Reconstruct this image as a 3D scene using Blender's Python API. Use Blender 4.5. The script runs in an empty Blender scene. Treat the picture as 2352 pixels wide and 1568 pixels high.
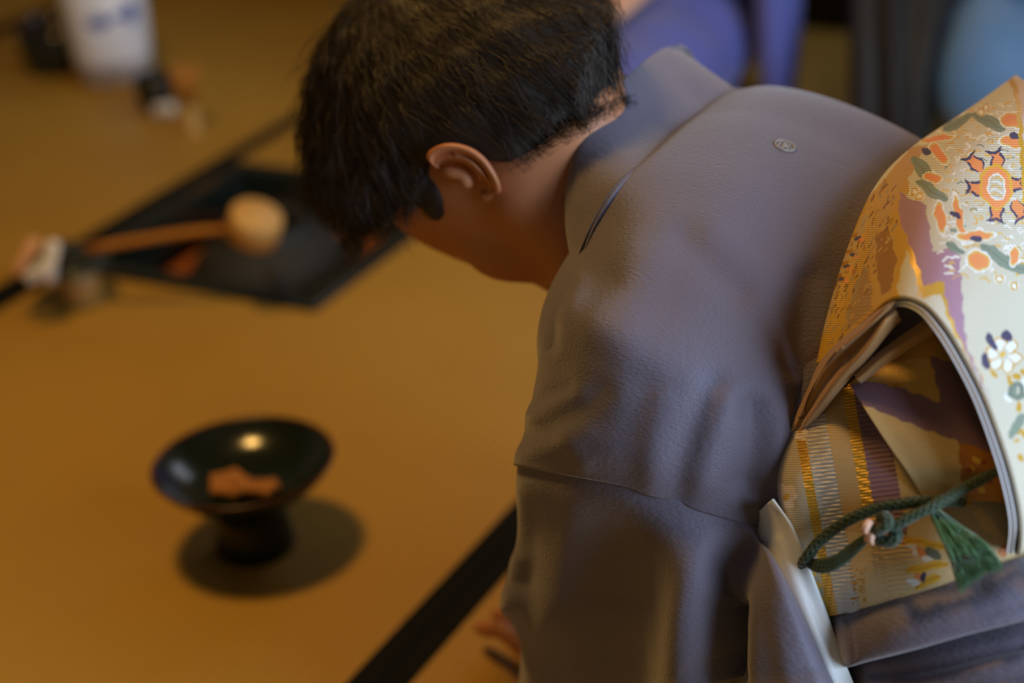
import bpy, math, random
import numpy as np
from mathutils import Matrix, Vector
random.seed(7); RNG = np.random.default_rng(7)
SC = bpy.context.scene; COL = SC.collection

# ------------------------------------------------------------------ camera
W, H_ = 2352, 1568
CX, CY, F = 1176.0, 784.0, 4102.878
PITCH, ROLL, AZ = math.radians(26.32496), math.radians(4.55546), math.radians(29.60679)
CAM = np.array([-1.67682, -1.23838, 0.96049])
FW = np.array([math.cos(AZ)*math.cos(PITCH), math.sin(AZ)*math.cos(PITCH), -math.sin(PITCH)])
_rt = np.array([math.sin(AZ), -math.cos(AZ), 0.0]); _up = np.cross(_rt, FW)
RT = math.cos(ROLL)*_rt - math.sin(ROLL)*_up
UP = math.sin(ROLL)*_rt + math.cos(ROLL)*_up
cam = bpy.data.objects.new('camera', bpy.data.cameras.new('camera')); COL.objects.link(cam)
cam.matrix_world = Matrix(((RT[0], UP[0], -FW[0], CAM[0]), (RT[1], UP[1], -FW[1], CAM[1]),
                           (RT[2], UP[2], -FW[2], CAM[2]), (0, 0, 0, 1)))
cam.data.sensor_width = 36.0; cam.data.lens = F/W*36.0
cam.data.clip_start = 0.05
cam.data.dof.use_dof = True; cam.data.dof.focus_distance = 1.125; cam.data.dof.aperture_fstop = 2.8
SC.camera = cam

# ------------------------------------------------------------------ world, lights, exposure
SC.view_settings.view_transform = 'Standard'; SC.view_settings.look = 'None'
SC.view_settings.gamma = 1.0; SC.view_settings.use_curve_mapping = False
SC.view_settings.exposure = 0.0
wd = bpy.data.worlds.new('room_air'); SC.world = wd; wd.use_nodes = True
wd.node_tree.nodes['Background'].inputs[0].default_value = (0.55, 0.65, 0.9, 1)
wd.node_tree.nodes['Background'].inputs[1].default_value = 0.02

def area(name, loc, target, sx, sy, power, col, spread=180):
    l = bpy.data.lights.new(name, 'AREA'); l.shape = 'RECTANGLE'; l.size = sx; l.size_y = sy
    l.energy = power; l.color = col; l.spread = math.radians(spread)
    o = bpy.data.objects.new(name, l); COL.objects.link(o); o.location = loc
    o.rotation_euler = (Vector(target)-Vector(loc)).to_track_quat('-Z', 'Y').to_euler()
    return o
area('window_daylight', (-1.30, -3.05, 1.05), (-0.9, 0, 0.4), 1.2, 1.3, 70, (0.62, 0.78, 1.0))
area('window_daylight_far', (-0.10, -3.05, 1.88), (0.6, 0, 0.3), 1.1, 0.6, 18, (0.66, 0.80, 1.0))
area('added_fill_back', (1.56, -0.30, 1.45), (0.6, -0.30, 0.0), 0.9, 0.6, 5, (0.80, 0.88, 1.0))  # added fill from behind, brightens the mat strip between the guests
area('lamp_light', (-0.58, 0.0, 1.84), (-0.58, 0.0, 0), 0.24, 0.24, 15.5, (1.0, 0.57, 0.15))

# ------------------------------------------------------------------ helpers
def P(px, py, d):
    """photo survey: pixel and distance along the view axis -> point in the room"""
    return CAM + (FW + RT*((px-CX)/F) - UP*((py-CY)/F))*d
def lin(r, g, b):
    f = lambda v: (v/255/12.92 if v/255 <= .04045 else ((v/255+.055)/1.055)**2.4)
    return (f(r), f(g), f(b))

def mesh_obj(name, V, Fc, mat, parent=None, smooth=True, label=None, cat=None, group=None, kind=None):
    me = bpy.data.meshes.new(name)
    V = np.asarray(V, float).reshape(-1, 3)
    me.from_pydata(V.tolist(), [], [list(map(int, f)) for f in Fc]); me.update()
    if smooth: me.polygons.foreach_set('use_smooth', [True]*len(me.polygons))
    if mat is not None:
        for m in (mat if isinstance(mat, (list, tuple)) else [mat]): me.materials.append(m)
    o = bpy.data.objects.new(name, me); COL.objects.link(o)
    if parent is not None: o.parent = parent
    tag(o, label, cat, group, kind)
    return o
def tag(o, label=None, cat=None, group=None, kind=None):
    if label: o['label'] = label
    if cat: o['category'] = cat
    if group: o['group'] = group
    if kind: o['kind'] = kind
def empty(name, loc, label=None, cat=None, group=None, kind=None):
    o = bpy.data.objects.new(name, None); COL.objects.link(o); o.location = loc; o.empty_display_size = .05
    tag(o, label, cat, group, kind); return o
def keep(o, parent):
    """parent without moving"""
    o.parent = parent; o.matrix_parent_inverse = Matrix.Translation(-Vector(parent.location))
    return o

class MB:
    def __init__(s): s.v = []; s.f = []
    def add(s, V, Fc):
        n = len(s.v); s.v += [tuple(map(float, p)) for p in V]; s.f += [[i+n for i in f] for f in Fc]
    def box(s, lo, hi):
        x0, y0, z0 = lo; x1, y1, z1 = hi
        s.add([(x0,y0,z0),(x1,y0,z0),(x1,y1,z0),(x0,y1,z0),(x0,y0,z1),(x1,y0,z1),(x1,y1,z1),(x0,y1,z1)],
              [(0,3,2,1),(4,5,6,7),(0,1,5,4),(1,2,6,5),(2,3,7,6),(3,0,4,7)])
    def tube(s, pts, r, n=8, cap=True):
        pts = np.asarray(pts, float); m = len(pts)
        r = np.broadcast_to(np.asarray(r, float), (m,))
        T = np.gradient(pts, axis=0); T /= np.linalg.norm(T, axis=1, keepdims=True)+1e-12
        ref = np.array([0.0, 0, 1]) if abs(T[0][2]) < .9 else np.array([1.0, 0, 0])
        N = np.cross(T[0], ref); N /= np.linalg.norm(N); V = []
        for i in range(m):
            N = N-T[i]*(N@T[i]); N /= np.linalg.norm(N); B = np.cross(T[i], N)
            for k in range(n):
                a = 2*math.pi*k/n; V.append(pts[i]+r[i]*(math.cos(a)*N+math.sin(a)*B))
        Fc = [(i*n+k, i*n+(k+1) % n, (i+1)*n+(k+1) % n, (i+1)*n+k) for i in range(m-1) for k in range(n)]
        if cap: Fc += [tuple(range(n))[::-1], tuple((m-1)*n+k for k in range(n))]
        s.add(V, Fc)
    def lathe(s, prof, c, n=48, axis=None):
        V = []; m = len(prof)
        for (r, z) in prof:
            for k in range(n):
                a = 2*math.pi*k/n; V.append((c[0]+r*math.cos(a), c[1]+r*math.sin(a), c[2]+z))
        Fc = [(i*n+k, i*n+(k+1) % n, (i+1)*n+(k+1) % n, (i+1)*n+k) for i in range(m-1) for k in range(n)]
        s.add(V, Fc)
    def build(s, name, mat, parent=None, smooth=True, **k):
        return mesh_obj(name, s.v, s.f, mat, parent, smooth, **k)
def bevel(o, w, seg=2):
    m = o.modifiers.new('bevel', 'BEVEL'); m.width = w; m.segments = seg; m.limit_method = 'ANGLE'
    return o

def spline(C, m):
    """Catmull-Rom resampling of C[n, k] to m samples"""
    C = np.asarray(C, float); n = len(C)
    Q = np.vstack([2*C[:1]-C[1:2], C, 2*C[-1:]-C[-2:-1]])
    t = np.linspace(0, n-1, m); i = np.minimum(t.astype(int), n-2); u = (t-i)[:, None]
    a, b, c, d = Q[i], Q[i+1], Q[i+2], Q[i+3]
    return .5*((2*b)+(-a+c)*u+(2*a-5*b+4*c-d)*u*u+(-a+3*b-3*c+d)*u**3)
def net(rows, nu, nv):
    """control rows of (px, py, depth) -> smooth grid of points and the survey coordinates"""
    R = np.array(rows, float)
    A = np.stack([spline(R[:, j], nu) for j in range(R.shape[1])], 1)
    B = np.stack([spline(A[i], nv) for i in range(nu)], 0)
    return P3(B), B
def P3(B):
    return CAM + (FW + RT*((B[..., 0:1]-CX)/F) - UP*((B[..., 1:2]-CY)/F))*B[..., 2:3]
def grid_normals(G):
    du = np.gradient(G, axis=0); dv = np.gradient(G, axis=1)
    N = np.cross(du, dv); N /= np.linalg.norm(N, axis=-1, keepdims=True)+1e-12
    s = np.sign(np.sum(N*(CAM-G), -1).mean()); return N*s
def seg_dist(X, Y, pl):
    best = np.full(X.shape, 1e9)
    for (x0, y0), (x1, y1) in zip(pl[:-1], pl[1:]):
        dx, dy = x1-x0, y1-y0; t = np.clip(((X-x0)*dx+(Y-y0)*dy)/(dx*dx+dy*dy), 0, 1)
        best = np.minimum(best, np.hypot(X-x0-t*dx, Y-y0-t*dy))
    return best
FOLD = .45
def folds(G, B, strokes, k=1.0, ramp=None):
    N = grid_normals(G); X, Y = B[..., 0], B[..., 1]; D = np.zeros(X.shape)
    for pl, sig, amp in strokes:
        pl = [tuple(q) for q in spline(np.array(pl, float), max(3, 4*len(pl)))] if len(pl) > 2 else pl
        D += k*FOLD*amp*np.exp(-.5*(seg_dist(X, Y, pl)/sig)**2)
    if ramp: D *= np.clip((np.linspace(0, 1, len(D))-ramp[0])/(ramp[1]-ramp[0]), 0, 1)[:, None]
    return G+N*D[..., None]
def grid_obj(name, G, mat, parent=None, thick=0.0, offset=-1, col=None, thread=None, **k):
    nu, nv = G.shape[:2]
    idx = np.arange(nu*nv).reshape(nu, nv)
    Fc = np.stack([idx[:-1, :-1], idx[:-1, 1:], idx[1:, 1:], idx[1:, :-1]], -1).reshape(-1, 4)
    # orient towards the viewer side
    Nq = np.cross(G[1:, :-1]-G[:-1, :-1], G[:-1, 1:]-G[:-1, :-1]).reshape(-1, 3)
    if np.sum(Nq*(CAM-G[:-1, :-1].reshape(-1, 3))) > 0: Fc = Fc[:, ::-1]
    me = bpy.data.meshes.new(name)
    me.vertices.add(nu*nv); me.vertices.foreach_set('co', G.reshape(-1))
    nf = len(Fc); me.loops.add(nf*4); me.loops.foreach_set('vertex_index', Fc.reshape(-1))
    me.polygons.add(nf); me.polygons.foreach_set('loop_start', np.arange(nf)*4)
    me.update(calc_edges=True)
    me.polygons.foreach_set('use_smooth', np.ones(nf, bool))
    if col is not None:
        at = me.color_attributes.new('weave', 'FLOAT_COLOR', 'POINT')
        at.data.foreach_set('color', col.reshape(-1).astype(np.float32))
    if thread is not None:
        at = me.attributes.new('thread', 'FLOAT_VECTOR', 'POINT')
        tv = np.zeros(G.shape, np.float32); tv[..., :2] = thread[..., :2]/100; at.data.foreach_set('vector', tv.reshape(-1))
    me.materials.append(mat)
    o = bpy.data.objects.new(name, me); COL.objects.link(o)
    if parent is not None: o.parent = parent
    if thick:
        m = o.modifiers.new('thickness', 'SOLIDIFY'); m.thickness = thick; m.offset = offset
    tag(o, **k); return o

# ---- implicit solids -> mesh (surface nets)
def s_ell(X, c, ax, r):
    q = ((X-c)@np.array(ax).T)/np.array(r); k = np.linalg.norm(q, axis=-1); return (k-1)*min(r)
def s_cap(X, a, b, ra, rb):
    a = np.array(a, float); b = np.array(b, float); ab = b-a
    t = np.clip(((X-a)@ab)/(ab@ab), 0, 1)
    return np.linalg.norm(X-a-t[..., None]*ab, axis=-1)-(ra+(rb-ra)*t)
def s_ecap(X, a, b, r1, r2, lat, zc=.08):
    a = np.array(a, float); b = np.array(b, float); ab = b-a; L = np.linalg.norm(ab); ab = ab/L
    n = np.cross(lat, ab); n /= np.linalg.norm(n); l = np.cross(ab, n)
    d = X-a; t = np.clip(d@ab/L, 0, 1)
    ra = r1[0]+(r2[0]-r1[0])*t; rb = r1[1]+(r2[1]-r1[1])*t
    return (np.sqrt((d@l/ra)**2+(d@n/rb)**2+((d@ab-t*L)/zc)**2)-1)*np.minimum(ra, rb)
def smin(a, b, k):
    h = np.clip(.5+.5*(b-a)/k, 0, 1); return b*(1-h)+a*h-k*h*(1-h)
def surfnet(f, lo, hi, h):
    lo = np.array(lo, float); n = np.ceil((np.array(hi)-lo)/h).astype(int)+1; k = 4
    n = ((n+k-1)//k)*k+1
    ax = [lo[i]+h*np.arange(n[i]) for i in range(3)]
    cg = np.stack(np.meshgrid(ax[0][::k], ax[1][::k], ax[2][::k], indexing='ij'), -1)
    cv = f(cg.reshape(-1, 3)).reshape(cg.shape[:3])
    V = np.repeat(np.repeat(np.repeat(cv, k, 0), k, 1), k, 2)[:n[0], :n[1], :n[2]].copy()
    near = np.abs(cv) < h*k*2.2
    m = np.zeros(tuple(n), bool)
    for (i, j, l) in np.argwhere(near):
        m[max(0, i*k-k):i*k+k+1, max(0, j*k-k):j*k+k+1, max(0, l*k-k):l*k+k+1] = True
    ii = np.argwhere(m)
    V[m] = f(lo+ii*h)
    ins = V < 0
    c = np.zeros(tuple(n-1), np.int8)
    for dx in (0, 1):
        for dy in (0, 1):
            for dz in (0, 1): c += ins[dx:n[0]-1+dx, dy:n[1]-1+dy, dz:n[2]-1+dz]
    cells = np.argwhere((c > 0) & (c < 8))
    vid = -np.ones(tuple(n-1), int); vid[tuple(cells.T)] = np.arange(len(cells))
    acc = np.zeros((len(cells), 3)); cnt = np.zeros(len(cells))
    for axis in range(3):
        o1, o2 = [a for a in range(3) if a != axis]
        for da in (0, 1):
            for db in (0, 1):
                p0 = cells.copy(); p0[:, o1] += da; p0[:, o2] += db; p1 = p0.copy(); p1[:, axis] += 1
                v0 = V[tuple(p0.T)]; v1 = V[tuple(p1.T)]; x = (v0 < 0) != (v1 < 0)
                t = np.where(x, v0/np.where(x, v0-v1, 1), 0)
                q = p0.astype(float); q[:, axis] += t
                acc[x] += q[x]; cnt[x] += 1
    verts = lo+h*acc/cnt[:, None]
    faces = []
    for axis in range(3):
        o1, o2 = [(1, 2), (2, 0), (0, 1)][axis]
        sl0 = [slice(None)]*3; sl1 = [slice(None)]*3; sl0[axis] = slice(0, -1); sl1[axis] = slice(1, None)
        a = ins[tuple(sl0)]; b = ins[tuple(sl1)]
        e = np.argwhere(a != b); e = e[(e[:, o1] > 0) & (e[:, o2] > 0) & (e[:, o1] < n[o1]-1) & (e[:, o2] < n[o2]-1)]
        if not len(e): continue
        flip = a[tuple(e.T)]
        q = []
        for (d1, d2) in ((-1, -1), (0, -1), (0, 0), (-1, 0)):
            p = e.copy(); p[:, o1] += d1; p[:, o2] += d2; q.append(vid[tuple(p.T)])
        q = np.stack(q, 1); q[~flip] = q[~flip][:, ::-1]; faces.append(q)
    Fc = np.vstack(faces); Fc = Fc[(Fc >= 0).all(1)]
    return verts, Fc

# ------------------------------------------------------------------ materials
def new_mat(name):
    m = bpy.data.materials.new(name); m.use_nodes = True
    return m, m.node_tree.nodes, m.node_tree.links, m.node_tree.nodes['Principled BSDF']
def plain(name, col, rough=.6, metal=0., noise=.0, scale=40, bump=0., bscale=200, spec=.5, sheen=0., sss=0., coat=0.):
    m, N, L, b = new_mat(name)
    b.inputs['Base Color'].default_value = (*col, 1); b.inputs['Roughness'].default_value = rough
    b.inputs['Metallic'].default_value = metal; b.inputs['Specular IOR Level'].default_value = spec
    if sheen: b.inputs['Sheen Weight'].default_value = sheen
    if coat: b.inputs['Coat Weight'].default_value = coat; b.inputs['Coat Roughness'].default_value = .05
    if sss:
        b.inputs['Subsurface Weight'].default_value = sss; b.inputs['Subsurface Radius'].default_value = (.9, .35, .18)
        b.inputs['Subsurface Scale'].default_value = .006
    tc = N.new('ShaderNodeTexCoord')
    if noise:
        n = N.new('ShaderNodeTexNoise'); n.inputs['Scale'].default_value = scale; n.inputs['Detail'].default_value = 4
        mx = N.new('ShaderNodeMix'); mx.data_type = 'RGBA'
        mx.inputs[6].default_value = (*[c*(1-noise) for c in col], 1); mx.inputs[7].default_value = (*[min(1, c*(1+noise)) for c in col], 1)
        L.new(tc.outputs['Object'], n.inputs['Vector']); L.new(n.outputs['Fac'], mx.inputs[0]); L.new(mx.outputs[2], b.inputs['Base Color'])
    if bump:
        n = N.new('ShaderNodeTexNoise'); n.inputs['Scale'].default_value = bscale; n.inputs['Detail'].default_value = 3
        bp = N.new('ShaderNodeBump'); bp.inputs['Strength'].default_value = bump; bp.inputs['Distance'].default_value = .001
        L.new(tc.outputs['Object'], n.inputs['Vector']); L.new(n.outputs['Fac'], bp.inputs['Height']); L.new(bp.outputs[0], b.inputs['Normal'])
    return m
def crepe(name, col):
    """silk crepe: fine irregular ribs running across the body"""
    m, N, L, b = new_mat(name)
    b.inputs['Roughness'].default_value = .62; b.inputs['Specular IOR Level'].default_value = .35
    b.inputs['Sheen Weight'].default_value = .35; b.inputs['Sheen Roughness'].default_value = .45
    tc = N.new('ShaderNodeTexCoord'); mp = N.new('ShaderNodeMapping')
    mp.inputs['Scale'].default_value = (1.0, .35, 1.0)
    n = N.new('ShaderNodeTexNoise'); n.inputs['Scale'].default_value = 620; n.inputs['Detail'].default_value = 3
    n2 = N.new('ShaderNodeTexNoise'); n2.inputs['Scale'].default_value = 9; n2.inputs['Detail'].default_value = 2
    mx = N.new('ShaderNodeMix'); mx.data_type = 'RGBA'
    mx.inputs[6].default_value = (*[c*.9 for c in col], 1); mx.inputs[7].default_value = (*[c*1.1 for c in col], 1)
    bp = N.new('ShaderNodeBump'); bp.inputs['Strength'].default_value = .6; bp.inputs['Distance'].default_value = .0012
    L.new(tc.outputs['Object'], mp.inputs[0]); L.new(mp.outputs[0], n.inputs['Vector']); L.new(tc.outputs['Object'], n2.inputs['Vector'])
    L.new(n2.outputs['Fac'], mx.inputs[0]); L.new(mx.outputs[2], b.inputs['Base Color'])
    L.new(n.outputs['Fac'], bp.inputs['Height']); L.new(bp.outputs[0], b.inputs['Normal'])
    return m
def brocade(name):
    """woven silk: colour of each thread comes from the weave attribute, alpha marks metal thread"""
    m, N, L, b = new_mat(name)
    a = N.new('ShaderNodeAttribute'); a.attribute_name = 'weave'
    L.new(a.outputs['Color'], b.inputs['Base Color'])
    mr = N.new('ShaderNodeMapRange'); mr.inputs[3].default_value = .62; mr.inputs[4].default_value = .36
    L.new(a.outputs['Alpha'], mr.inputs[0]); L.new(mr.outputs[0], b.inputs['Roughness'])
    mm = N.new('ShaderNodeMath'); mm.operation = 'MULTIPLY'; mm.inputs[1].default_value = .28
    L.new(a.outputs['Alpha'], mm.inputs[0]); L.new(mm.outputs[0], b.inputs['Metallic'])
    th = N.new('ShaderNodeAttribute'); th.attribute_name = 'thread'; tc = N.new('ShaderNodeTexCoord')
    w = N.new('ShaderNodeTexWave'); w.wave_type = 'BANDS'; w.bands_direction = 'Y'; w.inputs['Scale'].default_value = 6.0
    w.inputs['Distortion'].default_value = .8; w.inputs['Detail'].default_value = 1; w.inputs['Detail Scale'].default_value = 3
    n = N.new('ShaderNodeTexNoise'); n.inputs['Scale'].default_value = 480
    n.inputs['Detail'].default_value = 3
    ad = N.new('ShaderNodeMath'); ad.operation = 'ADD'
    bp = N.new('ShaderNodeBump'); bp.inputs['Strength'].default_value = .3; bp.inputs['Distance'].default_value = .001
    L.new(th.outputs['Vector'], w.inputs['Vector']); L.new(tc.outputs['Object'], n.inputs['Vector'])
    L.new(w.outputs['Fac'], ad.inputs[0]); L.new(n.outputs['Fac'], ad.inputs[1])
    L.new(ad.outputs[0], bp.inputs['Height']); L.new(bp.outputs[0], b.inputs['Normal'])
    return m
def tatami_mat(name, col):
    m, N, L, b = new_mat(name)
    b.inputs['Roughness'].default_value = .55; b.inputs['Specular IOR Level'].default_value = .4
    tc = N.new('ShaderNodeTexCoord')
    w = N.new('ShaderNodeTexWave'); w.bands_direction = 'Y'; w.inputs['Scale'].default_value = 25; w.inputs['Distortion'].default_value = .3
    mp = N.new('ShaderNodeMapping'); mp.inputs['Scale'].default_value = (18, 400, 1)
    n = N.new('ShaderNodeTexNoise'); n.inputs['Scale'].default_value = 1.0; n.inputs['Detail'].default_value = 5
    n2 = N.new('ShaderNodeTexNoise'); n2.inputs['Scale'].default_value = 3.0; n2.inputs['Detail'].default_value = 3
    mx = N.new('ShaderNodeMix'); mx.data_type = 'RGBA'
    mx.inputs[6].default_value = (*[c*.72 for c in col], 1); mx.inputs[7].default_value = (*[c*1.25 for c in col], 1)
    ad = N.new('ShaderNodeMath'); ad.operation = 'MULTIPLY_ADD'; ad.inputs[1].default_value = .5
    m2 = N.new('ShaderNodeMath'); m2.operation = 'MULTIPLY'; m2.inputs[1].default_value = .5
    L.new(tc.outputs['Object'], w.inputs['Vector']); L.new(tc.outputs['Object'], mp.inputs[0]); L.new(mp.outputs[0], n.inputs['Vector'])
    L.new(tc.outputs['Object'], n2.inputs['Vector'])
    L.new(n2.outputs['Fac'], m2.inputs[0]); L.new(n.outputs['Fac'], ad.inputs[0]); L.new(m2.outputs[0], ad.inputs[2])
    L.new(ad.outputs[0], mx.inputs[0]); L.new(mx.outputs[2], b.inputs['Base Color'])
    bp = N.new('ShaderNodeBump'); bp.inputs['Strength'].default_value = .35; bp.inputs['Distance'].default_value = .002
    L.new(w.outputs['Fac'], bp.inputs['Height']); L.new(bp.outputs[0], b.inputs['Normal'])
    return m

M = {}
M['tatami'] = tatami_mat('tatami', (.44, .245, .032))
M['border'] = plain('border_cloth', (.0045, .005, .004), .9, spec=.2, bump=.3, bscale=900)
M['lacquer'] = plain('black_lacquer', (.012, .016, .012), .16, spec=.5)
M['dish'] = plain('dish_lacquer', (.010, .016, .012), .17, spec=.5)
M['dishrim'] = plain('rim_lacquer', (.09, .016, .008), .3)
M['clay'] = plain('hearth_clay', lin(178, 98, 38), .85, noise=.15)
M['ash'] = plain('ash', (.06, .05, .04), .95, noise=.3, scale=60)
M['iron'] = plain('cast_iron', (.022, .022, .018), .75, bump=.8, bscale=300)
M['bamboo'] = plain('bamboo', lin(205, 160, 88), .45, noise=.08, scale=25)
M['bamboo_dark'] = plain('bamboo_amber', lin(188, 124, 40), .5, noise=.1, scale=60)
M['bronze'] = plain('bronze', (.05, .06, .045), .38, metal=.6)
M['linen'] = plain('white_linen', lin(225, 225, 222), .8, bump=.3, bscale=700)
M['peach'] = plain('peach_cloth', lin(220, 170, 130), .8)
M['porcelain'] = plain('porcelain', lin(222, 222, 222), .22, noise=.04, scale=12)
M['cobalt'] = plain('cobalt', lin(52, 80, 160), .25)
M['wood'] = plain('dark_wood', (.022, .013, .008), .5, noise=.3, scale=20)
M['plaster'] = plain('plaster', (.30, .24, .15), .9, noise=.05)
M['ceiling'] = plain('ceiling_board', (.12, .08, .045), .8, noise=.1)
M['paper'] = plain('paper', (.75, .72, .66), .9)
M['skin'] = plain('skin', lin(184, 120, 80), .5, sss=.12, noise=.05, scale=30, bump=.08, bscale=500)
M['skin_far'] = plain('skin_far', lin(222, 172, 142), .5, sss=.1)
M['hair'] = plain('hair_mass', (.012, .008, .005), .6)
M['strand'] = plain('hair_strand', (.030, .017, .009), .38, spec=.6)
M['kimono'] = crepe('mauve_crepe', lin(106, 100, 115))
M['juban'] = plain('white_silk', lin(225, 230, 232), .5, sheen=.3, bump=.1, bscale=600)
M['obi'] = brocade('obi_brocade')
M['obi_white'] = plain('obi_lining', lin(225, 225, 228), .55, bump=.2, bscale=900)
M['scarf'] = plain('tan_silk', lin(168, 126, 74), .42, sheen=.4, bump=.15, bscale=500)
M['cord'] = plain('green_cord', lin(30, 58, 28), .5, sheen=.4)
M['thread'] = plain('green_thread', lin(48, 98, 50), .42, sheen=.5)
M['wrap'] = plain('pink_wrap', lin(225, 180, 155), .5)
M['crest'] = plain('crest_thread', lin(172, 168, 160), .55)
M['violet'] = plain('violet_silk', lin(92, 98, 170), .6, noise=.1, scale=6, sheen=.3)
M['blue'] = plain('blue_silk', lin(88, 128, 168), .6, noise=.15, scale=8, sheen=.3)
M['brown'] = plain('brown_cloth', (.013, .010, .007), .7, noise=.4, scale=14)
M['sweet'] = plain('sugar_wafer', lin(168, 112, 50), .85, noise=.15, scale=120)
M['glowpaper'] = plain('lantern_paper', (.8, .6, .35), .9)
_b = M['glowpaper'].node_tree.nodes['Principled BSDF']
_b.inputs['Emission Color'].default_value = (1, .62, .25, 1); _b.inputs['Emission Strength'].default_value = 1.2

# ------------------------------------------------------------------ room
floor = MB(); floor.box((-3.2, -3.2, -.50), (1.62, 3.0, -.46))
floor = floor.build('floor', M['wood'], smooth=False, kind='structure')
YB = [-3.16, -2.24, -1.36, -.481, .439, 1.352, 2.26]      # joints between the mats
S = .424
def mat_piece(rects, parent_name='tatami_mat'):
    mb = MB()
    for (x0, y0, x1, y1) in rects: mb.box((x0, y0, -.055), (x1, y1, 0))
    o = mb.build(parent_name, M['tatami'], floor, smooth=False)
    return o
def border(parent, x0, x1, y0, y1):
    mb = MB(); mb.box((x0, y0, -.05), (x1, y1, .0012)); o = mb.build('mat_border', M['border'], parent, smooth=False); return o
HB = .026
for j in range(len(YB)-1):
    y0, y1 = YB[j]+.0006, YB[j+1]-.0006
    for (x0, x1) in ((-3.15, -1.43), (-1.428, .424 if j == 3 else .39), (.426 if j == 3 else .392, 1.60)):
        if j == 3 and x1 == .424:
            o = mat_piece([(x0, y0, -.0005, y1), (-.0005, y0, .4245, -.0005), (-.0005, S+.0005, .4245, y1)])
        else: o = mat_piece([(x0, y0, x1, y1)])
        wl = HB if j != 3 else HB
        border(o, x0, x1, y0, y0+wl)
        hi = HB if not (j == 3 and x1 > 1) else .008
        if j == 3 and x1 == .424:
            border(o, 0, x1, S+.001, y1); border(o, x0, -.0002, y1-.030, y1)
        else: border(o, x0, x1, y1-hi, y1)

def wallbox(name, lo, hi, mat, kind='structure'):
    mb = MB(); mb.box(lo, hi); return mb.build(name, mat, smooth=False, kind=kind)
wb_ = MB()
wb_.box((1.62, -3.3, -.5), (1.70, 3.1, 1.1)); wb_.box((1.62, -3.3, 1.8), (1.70, 3.1, 2.5)); wb_.box((1.62, -3.3, 1.1), (1.70, -.8, 1.8)); wb_.box((1.62, .2, 1.1), (1.70, 3.1, 1.8))
wb_.build('wall_back', M['plaster'], smooth=False, kind='structure')
wn = MB()
for i in range(3): y = -.8+i*.5-.012; wn.box((1.63, y, 1.1), (1.66, y+.024, 1.8))
for i in range(3): z = 1.1+i*.35-.012; wn.box((1.628, -.8, max(1.1, z)), (1.662, .2, min(1.8, z+.024)))
wn = wn.build('added_window', M['wood'], smooth=False, kind='structure')  # unseen window, added to go with the back fill light
pn = MB(); pn.box((1.664, -.8, 1.1), (1.668, .2, 1.8)); pn.build('paper_pane', M['paper'], wn, smooth=False)
wallbox('trim_1', (1.325, -3.2, .0015), (1.618, 3.0, .14), M['wood'])
wallbox('wall_left', (-3.3, 3.0, -.5), (1.62, 3.1, 2.5), M['plaster'])
wallbox('wall_front', (-3.3, -3.2, -.5), (-3.2, 3.0, 2.5), M['plaster'])
wr = MB()
wr.box((-3.2, -3.3, -.5), (-2.0, -3.2, 2.5)); wr.box((.50, -3.3, -.5), (1.62, -3.2, 2.5)); wr.box((-.6, -3.3, -.5), (.50, -3.2, 1.55)); wr.box((-.6, -3.3, 2.2), (.50, -3.2, 2.5))
wr.box((-2.0, -3.3, -.5), (-.6, -3.2, .35)); wr.box((-2.0, -3.3, 1.75), (-.6, -3.2, 2.5))
wr.build('wall_right', M['plaster'], smooth=False, kind='structure')
wn = MB()
for i in range(5): x = -2.0+i*.35-.012; wn.box((x, -3.26, .35), (x+.024, -3.23, 1.75))
for i in range(5): z = .35+i*.35-.012; wn.box((-2.0, -3.262, max(.35, z)), (-.6, -3.228, min(1.75, z+.024)))
wn = wn.build('window_1', M['wood'], smooth=False, kind='structure')
pn = MB(); pn.box((-2.0, -3.268, .35), (-.6, -3.263, 1.75)); pn.build('paper_pane', M['paper'], wn, smooth=False)
wn = MB()
for i in range(4): x = -.6+i*.366-.012; wn.box((x, -3.26, 1.55), (x+.024, -3.23, 2.2))
for i in range(3): z = 1.55+i*.325-.012; wn.box((-.6, -3.262, max(1.55, z)), (.50, -3.228, min(2.2, z+.024)))
wn = wn.build('window_2', M['wood'], smooth=False, kind='structure')
pn = MB(); pn.box((-.6, -3.268, 1.55), (.50, -3.263, 2.2)); pn.build('paper_pane', M['paper'], wn, smooth=False)
wallbox('ceiling', (-3.3, -3.3, 2.5), (1.7, 3.1, 2.56), M['ceiling'])

# paper pendant lamp over the mat (out of frame)
lamp = empty('pendant_lamp', (-.58, 0.0, 1.88), 'round paper pendant lamp hanging above the tatami', 'lamp')
mb = MB(); mb.lathe([(.10, 0), (.19, .05), (.22, .14), (.19, .24), (.10, .29), (.096, .29), (.186, .236), (.216, .14), (.186, .054), (.096, .0)], (0, 0, 0), 32)
mb.build('lamp_shade', M['glowpaper'], lamp)
mb = MB(); mb.tube([(0, 0, .29), (0, 0, .618)], .006); mb.tube([(-.1, 0, .29), (.1, 0, .29)], .004); mb.build('lamp_cord', M['wood'], lamp)

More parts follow.
